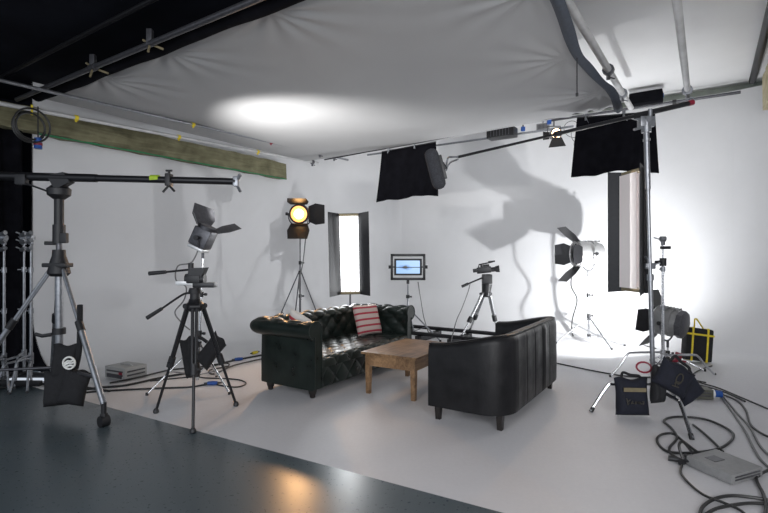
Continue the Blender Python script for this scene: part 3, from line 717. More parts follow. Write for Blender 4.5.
# 1. lamp aimed up at the silk, on the stand behind the tripod
HA = at(207, 229, 5.65); TA = Vector((-.95, 7.25, 3.45))
tA, mA = round_head('spot_lamp', 'grey boxy lamp aimed up at the silk behind the black tripod', HA, (.42, -.04, .9), .105, .26, 'dark_steel', 'e_white',
    [(1.5, .95, 1.6, 2.7, 2.6), (2.6, .65, 1.6, 2.9, 2.5), (3.4, .7, 1.2, 1.5, 1.5)], boxy=True, doorm='dark_steel')
light('SPOT', 'bulb', HA+Vector((.03, .02, .10)), 390, (1, .99, .97), TA, .06, 86, 1.0, parent=tA)
bA = fl(197, 388)
stA = light_stand('silver light stand with a black sandbag behind the black tripod', (bA.x, bA.y), mA.z, .52, [math.radians(a) for a in (215, 330, 85)], .50, m='steel', hb=.15, top=mA)
t = thing('sandbag', 'black double sandbag slung over the silver stand behind the tripod', 'sandbag', (bA.x, bA.y, .3))
sack(t, 'pouch', 'black_canvas', at(190, 357, 5.45), (.8, 0, .35), (-.25, .1, 1), .17, .42, .14, seed=1)
sack(t, 'pouch', 'black_canvas', at(211, 351, 5.45), (.7, 0, -.75), (.55, .1, .75), .20, .36, .14, seed=2)
b = MB(); b.tube(smooth_pts([at(191, 343, 5.45), at(198, 337, 5.45), at(207, 342, 5.45)]), .02); b.build('strap', 'black_canvas', t)
cable([HA+Vector((-.08, 0, -.18)), at(192, 262, 5.6), at(178, 266, 5.55), at(176, 280, 5.5), at(186, 287, 5.5), at(184, 300, 5.55), at(175, 312, 5.6), at(181, 322, 5.6), at(190, 330, 5.6)], .008, 'thin grey lead looping down from the boxy lamp behind the tripod', 'grey_cable', floor=False)

# 2. warm fresnel
HB = at(299, 214, 8.4); fB = Vector((.05, -1, -.10))
tB, mB = round_head('spot_lamp', 'lit orange tungsten lamp with black barn doors behind the green sofa', HB, fB, .165, .36, 'dark_steel', 'e_warm_rim',
    [(2, 1.05, 1.6, 2.2, 2.0), (1, .75, 1.7, 2.3, 2.2), (3, .32, 1.7, 2.2, 1.9)])
b = MB(Matrix.Translation(HB) @ frame(fB)); b.lathe((0, .02, 0), (0, 1, 0), [(0, .085), (.012, .06), (.016, .01)]); b.build('bulb_glow', 'e_warm', tB, label='bright centre of the lens')
light('SPOT', 'bulb', HB+Vector((.0, -.12, -.01)), 90, (1, .55, .24), (-.6, 4.0, .3), .08, 95, .7, parent=tB)
bB = (mB.x, mB.y)
light_stand('light stand under the orange tungsten lamp behind the green sofa', bB, mB.z, .55, [math.radians(a) for a in (200, 265, 40)], 1.22, m='dark_steel')
cable([HB+Vector((.12, .2, -.1)), at(306, 235, 8.5), at(303, 262, 8.5), at(299, 283, 8.5), at(301, 300, 8.5)], .010, 'grey lead hanging down from the orange tungsten lamp', 'grey_cable', floor=False)

# 3. HMI by the back wall
HC = at(577, 254, 8.35); fC = Vector((-1, -.06, -.02))
tC, mC = round_head('spot_lamp', 'round silver lamp with open dark barn doors before the bright back wall', HC, fC, .215, .44, 'alu', 'glass',
    [(0, .55, 1.3, 1.8, 1.3), (1, .75, 1.3, 1.9, 1.7), (2, .50, 1.1, 1.5, 1.1), (3, .75, 1.4, 1.9, 1.7)], doorm='black_metal', ringm='reflector')
bC = fl(589, 344)
light_stand('silver light stand under the round silver lamp by the back wall', (bC.x, bC.y), mC.z, .55, [math.radians(a) for a in (175, 285, -20)], .45, m='steel', r=.017, hb=.15, top=mC)
cable([HC+Vector((-.05, 0, -.2)), at(571, 285, 8.4), at(577, 300, 8.4), at(572, 322, 8.4), fl(575, 338), fl(598, 342), fl(628, 343), fl(656, 349)], .010, 'black lead running from the silver lamp along the back floor', floor=True)

# 4. silver lamp lighting the back wall
HD = Vector((3.74, 6.71, .64)); fD = (onu(590, 235, 9.2)-HD)
tD, mD = round_head('spot_lamp', 'low silver lamp with black barn doors aimed at the back wall', HD, Vector((-.60, .75, .12)), .19, .30, 'grey_box', 'e_white',
    [(1, 1.0, 1.5, 1.8, 1.3), (2, 1.0, 1.4, 1.7, 1.1), (3, 1.15, 1.5, 1.8, 1.2), (0, 1.2, 1.4, 1.7, 1.0)])
b = MB(Matrix.Translation(HD) @ frame(Vector((-.60, .75, .12)))); b.lathe((0, -.47, 0), (0, 1, 0), [(.11, .14), (.13, .185), (.19, .19)], 8); b.build('rear_cap', 'dark_steel', tD)
LD = Vector((3.66, 6.93, .62))
light('SPOT', 'bulb', LD, 420, (.97, .985, 1), (2.9, 9.9, 2.0), .035, 176, 1.0, parent=tD)
bD = Vector((mD.x, mD.y, 0))
light_stand('short light stand under the low silver lamp', (bD.x, bD.y), max(.2, mD.z), .42, [math.radians(a) for a in (215, 330, 90)], .20, m='steel', hb=.08)

# ------------------------------------------------------------------ fluorescent banks
def tube_bank(label, c, fwd, W_, H_, tm, doors, name='fluorescent_panel', roll=0.0):
    c = Vector(c); M4 = Matrix.Translation(c) @ frame(fwd) @ Matrix.Rotation(roll, 4, 'Y'); t = thing(name, label, 'light panel', c)
    b = MB(M4); b.box((0, -.05, 0), (W_+.03, .06, H_), bev=.008); b.build('housing', 'black_metal', t)
    b = MB(M4); b.box((0, -.016, 0), (W_, .006, H_*.96)); b.build('reflector', 'reflector', t)
    n = 4
    if tm == 'diff_tube': b = MB(M4); b.box((0, .055, 0), (W_*.98, .006, H_*.93)); b.build('diffuser', 'diff_tube', t)
    for k in range(n):
        b = MB(M4); x = (k-(n-1)/2)*W_/n; b.cyl((x, .012, -H_*.455), (x, .012, H_*.455), W_/n*.33 if tm == 'e_tube' else W_/n*.40, seg=10); b.build('tube', tm, t)
    for zz in (H_*.48, -H_*.48): b = MB(M4); b.box((0, .01, zz), (W_, .05, .035)); b.build('tube_holder', 'tan_label', t)
    for sg, (w, a) in zip((-1, 1), doors):
        b = MB(M4); x0 = sg*(W_/2+.012)
        p = [Vector((x0, -.01, -H_/2)), Vector((x0, -.01, H_/2)), Vector((x0+sg*math.sin(a)*w, math.cos(a)*w, H_/2+.02)), Vector((x0+sg*math.sin(a)*w, math.cos(a)*w, -H_/2-.02))]
        b.poly(p, .006); b.build('barn_door', 'black_metal', t)
    b = MB(M4); b.box((0, -.11, 0), (.10, .06, .12), bev=.01); b.build('mount', 'black_plastic', t)
    return t
cE = at(349.5, 254, 7.7)
tE = tube_bank('tall glowing fluorescent panel with dark side doors behind the green sofa', cE, (.02, -1, -.03), .30, 1.28, 'e_tube', ((.17, 1.1), (.20, .85)), roll=.02)
light_stand('dark light stand under the tall glowing fluorescent panel', (cE.x, cE.y+.16), cE.z, .5, [math.radians(a) for a in (60, 180, 300)], .5, m='dark_steel')
light('AREA', 'bulb', cE+Vector((0, -.06, 0)), 12, (.95, .98, 1), cE+Vector((0, -3, -.2)), .28, sy=1.2, parent=tE)
cF = at(633, 231, 5.05)
tF = tube_bank('tall unlit fluorescent panel seen nearly edge-on beside the tall chrome stand', cF, (-.98, -.10, 0), .30, 1.26, 'diff_tube', ((.14, .8), (.16, .8)))
light('AREA', 'bulb', cF+Vector((-.06, -.035, 0)), 10, (1, .97, .95), cF+Vector((-2, -1.2, 0)), .26, sy=1.2, parent=tF)  # area light before the diffuser; the panel's own tubes do not glow

# ------------------------------------------------------------------ tall chrome stand, boom pole, microphone, sandbags at right
bG = Vector((2.60, 4.72, 0)); topG = at(646, 120, 4.72)
t = thing('grip_stand', 'tall chrome stand carrying the microphone boom at right', 'grip stand', bG)
ax = (topG-bG).normalized()
b = MB(); b.cyl(bG+ax*.1, bG+ax*1.3, .022, seg=16); b.cyl(bG+ax*1.3, bG+ax*2.15, .018, seg=16); b.cyl(bG+ax*2.15, topG-ax*.08, .026, seg=16); b.build('column', 'dull_steel', t)
for s_ in (1.3,): b = MB(); b.cyl(bG+ax*(s_-.03), bG+ax*(s_+.03), .032); b.build('collar', 'dull_steel', t)
b = MB(); b.cyl(topG-ax*.12, topG, .045); b.box(topG-ax*.02, (.14, .08, .10), bev=.01); b.cyl(topG+Vector((-.05, 0, 0)), topG+Vector((-.15, -.02, .02)), .014); b.cyl(topG+Vector((-.02, 0, -.07)), topG+Vector((-.13, -.03, -.10)), .012); b.cyl(topG+Vector((.03, -.02, .02)), topG+Vector((.03, -.02, .10)), .02); b.build('grip_head', 'dull_steel', t)
b = MB(); b.cyl(topG-ax*.20, topG-ax*.18, .034); b.cyl(topG+Vector((.0, -.05, -.0)), topG+Vector((.0, .05, 0)), .03); b.build('ring', 'dull_steel', t)
for k, foot in enumerate((fl(591, 412), fl(692, 440), Vector((3.05, 5.15, 0)))):
    d = foot-bG; R_ = d.length; d.normalize(); z = .27-.02*k
    P = smooth_pts([bG+Vector((0, 0, z)), bG+d*R_*.62+Vector((0, 0, z)), bG+d*R_*.74+Vector((0, 0, z-.02)), bG+d*R_+Vector((0, 0, .014))], 6)
    b = MB(); b.tube(P, .016); lg = b.build('leg', 'steel', t)
    b = MB(); b.cyl(P[-1]-Vector((0, 0, .013)), P[-1]+(P[-2]-P[-1]).normalized()*.04, .019); b.build('foot_tip', 'black_plastic', lg)
b = MB(); p = at(650, 266, 4.74); b.box(p, (.08, .07, .06), bev=.01); b.cyl(p, cF+Vector((.10, .05, -.15)), .012); b.cyl(p, p+Vector((.07, -.05, .03)), .008); b.build('side_clamp', 'dull_steel', t)
# boom pole
p0 = at(688, 103.5, 4.85); p1 = at(458, 157, 4.25); cen = p0.lerp(p1, .5)
t = thing('boom_pole', 'long black microphone boom pole resting on the tall chrome stand', 'boom pole', cen)
b = MB(); k1 = p0.lerp(p1, .25); k2 = p0.lerp(p1, .6); b.cyl(p0, k1, .026); b.cyl(k1, k2, .018); b.cyl(k2, p1, .012); b.build('pole', 'black_metal', t)
b = MB(); b.cyl(p0, p0+(p0-p1).normalized()*.06, .028); b.build('end_cap', 'red', t, label='red end cap')
for k in (k1, k2): b = MB(); d = (p1-p0).normalized(); b.cyl(k-d*.03, k+d*.03, .028); b.build('twist_lock', 'black_plastic', t)
b = MB(); b.tube(smooth_pts([p1, p1+Vector((-.05, 0, .0)), at(448, 158, 4.4), at(446, 167, 4.4)]), .009); b.tube(smooth_pts([p1+Vector((0, 0, -.02)), at(450, 163, 4.4), at(446, 171, 4.4)]), .007); b.build('swivel_mount', 'dull_steel', t)
m0 = at(430, 149, 4.4); m1 = at(440.5, 189, 4.4)
t = thing('microphone', 'microphone in a long dark grey foam windshield hanging from the boom', 'microphone', (m0+m1)/2)
b = MB(); Lm = (m1-m0).length; rm = .062; b.lathe(m0, m1-m0, [(-.0, .012), (.008, rm*.6), (.03, rm*.93), (.06, rm), (Lm*.5, rm*1.02), (Lm-.06, rm), (Lm-.03, rm*.9), (Lm-.006, rm*.55), (Lm, .01)], 22); b.build('windshield', 'foam', t)
b = MB(); q = m0.lerp(m1, .45); X = Vector((1, 0, 0)); b.box(q+X*.07, (.03, .04, .22), Matrix.Rotation(-.25, 4, 'Y'), bev=.006); b.cyl(q+X*.07+Vector((0, 0, .04)), at(446, 169, 4.4), .014); b.build('shock_mount', 'black_plastic', t)
# sandbags
def navy_bag(label, c, ex, up, w, h, seed, tilt_text=True):
    t = thing('sandbag', label, 'sandbag', c); c = Vector(c)
    sack(t, 'pouch', 'navy', c, ex, up, w, h, .15, seed=seed)
    ex = Vector(ex).normalized(); up = Vector(up).normalized(); n = ex.cross(up).normalized()
    if n.y > 0: n = -n
    b = MB(); P = smooth_pts([c+up*h*.46-ex*w*.28, c+up*(h*.5+.05)-ex*w*.22, c+up*(h*.5+.03)+ex*w*.0, c+up*(h*.5+.02)+ex*w*.25, c+up*h*.46+ex*w*.3]); b.tube(P, .013); b.build('handle', 'black_canvas', t)
    return t, ex, up, n
c = fl(632, 418); c = Vector((c.x+.02, c.y+.05, .185))
t, ex, up, n = navy_bag('navy sandbag standing upright at the left of the tall chrome stand', c, (1, -.06, 0), (0, .10, 1), .31, .34, 0)
b = MB(); o_ = c+n*.083+up*.075; b.box(o_, (.20, .012, .035), Matrix.Rotation(-.06, 4, 'Z')); b.build('name_strip', 'tan_label', t, label='tan printed strip')
scr = [[(-1.5, .6), (-1.3, -.5), (-1.1, -.1)], [(-1.3, .1), (-.9, .4)], [(-.8, -.3), (-.6, .2), (-.4, -.3), (-.7, -.1)], [(-.2, -.35), (0, .15), (.1, -.3)], [(.3, .1), (.5, -.3), (.6, .15), (.8, -.3)], [(1.0, .1), (1.3, .12), (1.2, -.3), (1.0, -.2)]]
stroke_text(t, 'script_print', 'script', c+n*.093-up*.035, ex, up, scr, .055, .005, 'faded tan script')
c = Vector((2.63, 4.45, .40))
t, ex, up, n = navy_bag('navy sandbag slung diagonally over the legs of the tall chrome stand', c, (.86, -.05, -.5), (.5, .1, .86), .33, .26, 3)
stroke_text(t, 'script_print', 'script', c+n*.09, up*1, -ex, [[(math.cos(a/12*2*PI)*.9, math.sin(a/12*2*PI)*.5) for a in range(13)]] + scr[:3], .055, .005, 'faded tan print with a ring')
sack(t, 'pouch', 'navy', (2.79, 4.50, .29), (.72, 0, .55), (-.45, .1, .75), .24, .22, .12, seed=5)
sack(t, 'pouch', 'black_canvas', (2.52, 4.50, .33), (1, 0, .1), (.1, .1, 1), .13, .34, .12, seed=6)
b = MB(); P = [Vector((2.44, 4.6, .46))+Vector((.07*math.cos(a/14*2*PI), .02*math.sin(a/14*2*PI), .045*math.sin(a/14*2*PI))) for a in range(14)]; b.tube(P, .009, closed=True); b.build('strap_loop', 'red', t, label='red strap loop')

# second chrome stand behind
bH = Vector((3.50, 6.15, 0)); 
t = thing('grip_stand', 'shorter chrome stand just behind the tall chrome stand', 'grip stand', bH)
c_stand_parts(t, bH, 1.72, angs(bH, [fl(614, 377), fl(720, 375), fl(668, 395)]), R=.68, r=.018, hz=.30)
q = at(663, 262, 6.15); b = MB(); b.cyl(q-Vector((0, 0, .05)), q+Vector((0, 0, .05)), .04); b.cyl(q, q+Vector((-.10, 0, .0)), .02); b.build('knuckle', 'black_plastic', t); b = MB(); b.box(q+Vector((.03, 0, .18)), (.12, .05, .04), bev=.01); b.build('knuckle', 'black_plastic', t)
# black case with yellow straps
t = thing('equipment_bag', 'black padded bag with yellow straps leaning behind the low silver lamp', 'bag', fl(697, 362))
c = fl(697, 362); R = Matrix.Rotation(-.12, 4, 'Z') @ Matrix.Rotation(.12, 4, 'Y') @ Matrix.Rotation(-.12, 4, 'X')
b = MB(); b.box(c+Vector((0, 0, .25)), (.36, .16, .46), R, bev=.03); b.build('bag_body', 'black_canvas', t)
for dx in (-.10, .10): b = MB(); b.box(c+Vector((0, 0, .25))+R @ Vector((dx, 0, 0)), (.024, .172, .472), R); b.build('strap', 'yellow', t)
b = MB(); b.box(c+Vector((0, 0, .25))+R @ Vector((0, 0, .14)), (.368, .170, .026), R); b.build('strap', 'yellow', t)
b = MB(); b.tube(smooth_pts([c+Vector((0, 0, .25))+R @ Vector((-.05, 0, .23)), c+Vector((-.02, 0, .62)), c+Vector((0, 0, .25))+R @ Vector((.07, 0, .23))]), .01); b.build('handle', 'yellow', t)
c = at(678, 357, 6.4); t = thing('clamp', 'small red clamp beside the yellow-strapped bag', 'clamp', c)
b = MB(); b.box(c, (.07, .06, .12), Matrix.Rotation(.3, 4, 'Y'), bev=.01); b.cyl(c+Vector((-.08, 0, -.05)), c+Vector((.10, 0, -.06)), .014); b.build('body', 'red', t)
b = MB(); b.cyl(c+Vector((-.05, 0, .0)), c+Vector((-.17, .0, .04)), .014); b.cyl(c+Vector((0, 0, -.05)), Vector((c.x, c.y, .0)), .012); b.build('post', 'dull_steel', t)

# ------------------------------------------------------------------ ballast boxes
def ballast(label, c, ex, ey, h, m, name='ballast_box', extras=True):
    t = thing(name, label, 'ballast box', c); c = Vector(c); ex = Vector(ex); ey = Vector(ey)
    L, D = ex.length, ey.length; M4 = basis(c, ex.normalized(), ey.normalized())
    b = MB(M4); b.box((0, 0, h/2+.008), (L, D, h), bev=.006); b.build('case', m, t)
    for k in range(2):
        b = MB(M4); z = h*(.38+.3*k)+.008; b.box((0, -D/2-.001, z), (L*.8, .006, h*.12)); b.box((L/2+.001, 0, z), (.006, D*.8, h*.12)); b.build('groove', 'dark_steel', t)
    return t, M4, L, D
# right, near corner (2.27,3.196)
n_, l_, r_ = Vector((2.27, 3.196, 0)), Vector((2.165, 3.51, 0)), Vector((2.57, 3.325, 0))
t, M4, L, D = ballast('light grey flat power box on the floor at lower right', (l_+r_)/2, (r_-n_), (l_-n_), .065, 'grey_box')
b = MB(M4); b.box((-.02, .05, .0745), (.10, .08, .003)); b.build('label_plate', 'dark_steel', t, label='dark grid plate on the lid')
# left
c = fl(122, 381); c.y += .17; c.x -= .04
M['pale_box'] = mat('pale_grey_box', (0.36, 0.36, 0.35), 0.5, 0.1, var=0.06)
t, M4, L, D = ballast('grey power box with red switch on the floor left of the tripod', c, Vector((.33, -.16, 0)), Vector((.14, .26, 0)), .15, 'pale_box')
b = MB(M4); b.box((L*.30, -D/2-.006, .09), (.05, .012, .03), bev=.003); b.build('switch', 'red', t)
b = MB(M4); b.box((0, -D/2-.008, .05), (.26, .012, .04)); b.build('vent', 'dark_steel', t)
b = MB(M4); b.tube(smooth_pts([(-.10, 0, .138), (-.09, 0, .165), (.09, 0, .165), (.10, 0, .138)]), .008); b.build('handle', 'alu', t)
# olive box with blue plug
c = fl(703, 400); c.y += .07
t, M4, L, D = ballast('dark olive power box with a blue plug behind the navy sandbags', c, Vector((.22, -.03, 0)), Vector((.02, .15, 0)), .10, 'olive_box')
b = MB(M4); b.cyl((L/2-.0, 0, .055), (L/2+.035, 0, .055), .045); b.build('socket', 'white_plastic', t)
b = MB(M4); b.cyl((L/2+.035, 0, .055), (L/2+.11, -.01, .052), .04, .035); b.build('plug', 'blue', t)

# ------------------------------------------------------------------ fluid-head tripod
def video_tripod(label, crown, feet, m='black_metal', stage=.52, rl=.024, name='tripod', lower='black_metal', spread=.07):
    t = thing(name, label, 'tripod', (crown.x, crown.y, 0))
    b = MB(); b.lathe(crown-Vector((0, 0, .05)), (0, 0, 1), [(0, .05), (.02, .075), (.07, .08), (.09, .06), (.12, .05)]); b.build('crown', 'black_metal', t)
    for foot in feet:
        d = (foot-crown); d.z = 0; d.normalize(); s = crown+d*.075; sd = Vector((-d.y, d.x, 0)); k = s.lerp(foot, stage)
        b = MB()
        if spread: b.cyl(s+sd*.018, k+sd*.014, rl*.62); b.cyl(s-sd*.018, k-sd*.014, rl*.62)
        else: b.cyl(s, k, rl)
        lg = b.build('leg', m, t)
        b = MB(); b.cyl(k, foot+Vector((0, 0, .02)), rl*.55); b.build('lower_tube', lower, lg)
        ax = (foot-s).normalized(); b = MB(); b.cyl(k-ax*.05, k+ax*.05, rl*1.35); b.cyl(k, k+sd*.045, .012); b.build('leg_clamp', 'black_plastic', lg)
        b = MB(); b.lathe(foot, (0, 0, 1), [(0, .022), (.012, .028), (.03, .024), (.045, .014)]); b.build('foot', 'black_plastic', lg)
        b = MB(); b.cyl(s-sd*.045, s+sd*.045, .026); b.build('hinge', 'black_plastic', lg)
    return t
cr = at(195, 306, 4.6)
t = video_tripod('black video tripod with no camera standing at the edge of the slate floor', cr, [fl(156, 413), fl(193, 433), fl(236, 406)])
def zp(px, py): return at(px, py, 4.6)
b = MB(); b.cyl(cr+Vector((0, 0, .05)), zp(195, 292), .045); b.cyl(zp(195, 293), zp(195, 288), .065, .05); b.build('bowl', 'black_plastic', t)
b = MB(); b.box(zp(195, 279), (.13, .12, .08), bev=.015); b.cyl(zp(186, 279), zp(205, 279), .05); b.build('fluid_head', 'black_plastic', t)
b = MB(); b.box(zp(205, 285), (.20, .10, .045), bev=.006); b.build('plate', 'black_metal', t)
b = MB(); b.box(zp(188, 283), (.20, .09, .04), bev=.006); b.build('sliding_plate', 'alu', t, label='silver sliding plate')
b = MB(); b.poly([zp(189, 277), zp(203, 277), zp(207, 267.5), zp(191, 268)], .10); b.cyl(zp(191, 263), zp(191, 272), .025); b.build('upper_bracket', 'black_plastic', t)
for a, k, e in ((zp(196, 269), zp(166, 272), zp(149, 273.5)), (zp(190, 293), zp(162, 308.5), zp(147, 318))):
    b = MB(); P = [a, k] if a.z > 1.3 else smooth_pts([a, zp(182, 295), k]); b.tube(P, .010); h_ = b.build('pan_handle', 'black_metal', t)
    b = MB(); b.cyl(k, e, .017, .020); b.build('grip', 'black_plastic', h_)

# ------------------------------------------------------------------ monitor on stand
cM = at(408, 267, 8.8)
t = thing('monitor', 'small monitor in a black frame showing a blue picture', 'monitor', cM)
fw, fh = 34.5/FPX*8.8, 26/FPX*8.8
M4 = Matrix.Translation(cM) @ frame((-.02, -1, 0))
b = MB(M4)
for x, z, w, h in ((0, fh/2-.02, fw, .045), (0, -fh/2+.02, fw, .045), (-fw/2+.02, 0, .045, fh), (fw/2-.02, 0, .045, fh)): b.box((x, 0, z), (w, .04, h), bev=.004)
b.build('cage_frame', 'black_metal', t)
b = MB(M4); b.box((0, 0, 0), (fw*.80, .06, fh*.64), bev=.006); b.build('case', 'black_plastic', t)
b = MB(M4); b.grid(lambda s, q: Vector(((s-.5)*-fw*.68, .033, (q-.5)*fh*.50)), 2, 2, uvs=True); b.build('screen', 'screen', t, smooth=False)
b = MB(M4); b.box((0, .034, -.005), (fw*.69, .004, .012)); b.build('screen_bar', 'black_plastic', t)
b = MB(M4); b.cyl((-fw/2, 0, 0), (-fw/2-.04, 0, 0), .03); b.cyl((fw/2, 0, 0), (fw/2+.04, 0, 0), .03)
b.cyl((-fw*.4, 0, 0), (-fw/2, 0, 0), .012); b.cyl((fw*.4, 0, 0), (fw/2, 0, 0), .012); b.box((0, -.05, -fh/2-.03), (.05, .05, .08)); b.build('side_knobs', 'black_plastic', t)
mb_ = Vector((cM.x, cM.y+.05, 0))
light_stand('chrome light stand under the monitor', mb_, cM.z-fh/2, .60, [math.radians(a) for a in (-20, 200, 75)], .55, m='dull_steel', r=.018)
cable([at(418, 282, 8.9), at(421, 300, 8.9), at(424, 318, 8.9), fl(430, 337)], .009, 'grey lead hanging from the monitor', 'grey_cable', floor=False)

# camera track on the floor
t0 = onu(405, 330, 8.27); t1 = onu(505, 338, 8.27); t0.z = t1.z = 0; dT = (t1-t0).normalized(); nT = Vector((dT.y, -dT.x, 0))
t = thing('camera_track', 'pair of black rails on the floor by the back wall', 'camera track', (t0+t1)/2)
for k in (0, .72): b = MB(); b.cyl(t0+nT*k-dT*.3+Vector((0, 0, .14)), t1+nT*k+dT*.2+Vector((0, 0, .14)), .035); b.build('rail', 'black_metal', t)
for k in range(4): p = t0+dT*(.1+k*.62); b = MB(); b.box(p+nT*.36+Vector((0, 0, .0525)), (.09, .86, .105), Matrix.Rotation(math.atan2(nT.y, nT.x)-PI/2, 4, 'Z'), bev=.008); b.build('sleeper', 'black_plastic', t)
# video camera tripod
cr = at(486, 294, 8.2)
t = video_tripod('silver-legged tripod under the video camera at the back', cr, [fl(462, 337, .175), fl(498, 334, .175), onu(470, 331, 8.27)], m='steel', stage=.6, rl=.03, lower='steel', name='tripod')
b = MB(); b.cyl(cr, at(487, 284, 8.2), .07, .09); b.box(at(487, 279, 8.2), (.16, .14, .16), bev=.02); b.build('fluid_head', 'black_plastic', t)
b = MB(); b.cyl(at(484, 277, 8.2), at(463, 286, 8.15), .014); h_ = b.build('pan_handle', 'black_metal', t); b = MB(); b.cyl(at(468, 283.7, 8.15), at(462, 286.5, 8.12), .024); b.build('grip', 'black_plastic', h_)
t = thing('video_camera', 'black video camera with lens hood on the silver-legged tripod', 'camera', at(485, 275, 8.2))
M4 = Matrix.Translation(at(484, 270, 8.2)) @ frame((.97, -.22, .12)) @ Matrix.Scale(.70, 4)
b = MB(M4); b.box((0, 0, 0), (.15, .34, .15), bev=.02); b.box((0, -.2, .01), (.10, .12, .09), bev=.01); b.build('body', 'black_metal', t)
b = MB(M4); b.lathe((0, .16, -.01), (0, 1, 0), [(0, .055), (.1, .055), (.11, .07), (.18, .08), (.2, .08)]); b.build('lens', 'black_plastic', t)
b = MB(M4); b.cyl((0, .355, -.01), (0, .365, -.01), .06); b.build('front_glass', 'alu', t)
b = MB(M4); b.tube([(0, -.12, .07), (0, -.10, .14), (0, .14, .16), (0, .22, .17)], .017); b.box((0, .20, .18), (.04, .16, .04), bev=.008); b.build('top_handle', 'black_metal', t)
b = MB(M4); b.box((-.10, .06, .10), (.05, .15, .05), bev=.008); b.cyl((-.10, -.02, .10), (-.10, -.08, .10), .025); b.build('viewfinder', 'black_plastic', t)
cable([at(470, 284, 8.15), at(468, 292, 8.0), at(462, 308, 7.9), at(456, 322, 7.8), fl(450, 346)], .008, 'thin grey lead hanging from the video camera', 'grey_cable', floor=False)

# ------------------------------------------------------------------ coffee table
def table():
    A = fl(360.8, 351.5, .46); B = fl(416.3, 358.7, .455); ey = (B-A); ey.z = 0; Wd = ey.length; ey.normalize(); ex = Vector((-ey.y, ey.x, 0))
    if ex.y < 0: ex = -ex
    O = Vector((A.x, A.y, 0)); M4 = basis(O, ex, ey); L = 1.02; H = .46
    t = thing('coffee_table', 'worn pine coffee table between the two sofas', 'table', O+ex*L/2+ey*Wd/2)
    b = MB(M4); b.box((L/2, Wd/2, H-.0125), (L, Wd, .025), bev=.004); b.build('tabletop', 'table_wood', t, smooth=False)
    ins = .035; lw = .055
    for x in (ins+lw/2, L-ins-lw/2):
        for y in (ins+lw/2, Wd-ins-lw/2):
            b = MB(M4); q = []
            for z, w in ((0, lw*.80), (.27, lw), (H-.026, lw)): q.append([b.v((x+i*w/2, y+j*w/2, z)) for i, j in ((-1, -1), (1, -1), (1, 1), (-1, 1))])
            b.bridge(q[0], q[1]); b.bridge(q[1], q[2]); b.f(q[0][::-1]); b.f(q[2]); b.build('leg', 'table_wood', t, smooth=False)
    ah = .125
    for y in (ins+.012, Wd-ins-.012): b = MB(M4); b.box((L/2, y, H-.026-ah/2), (L-2*ins-2*lw, .02, ah)); b.build('apron', 'table_wood', t, smooth=False)
    for x in (ins+.012, L-ins-.012): b = MB(M4); b.box((x, Wd/2, H-.026-ah/2), (.02, Wd-2*ins-2*lw, ah)); b.build('apron', 'table_wood', t, smooth=False)
table()

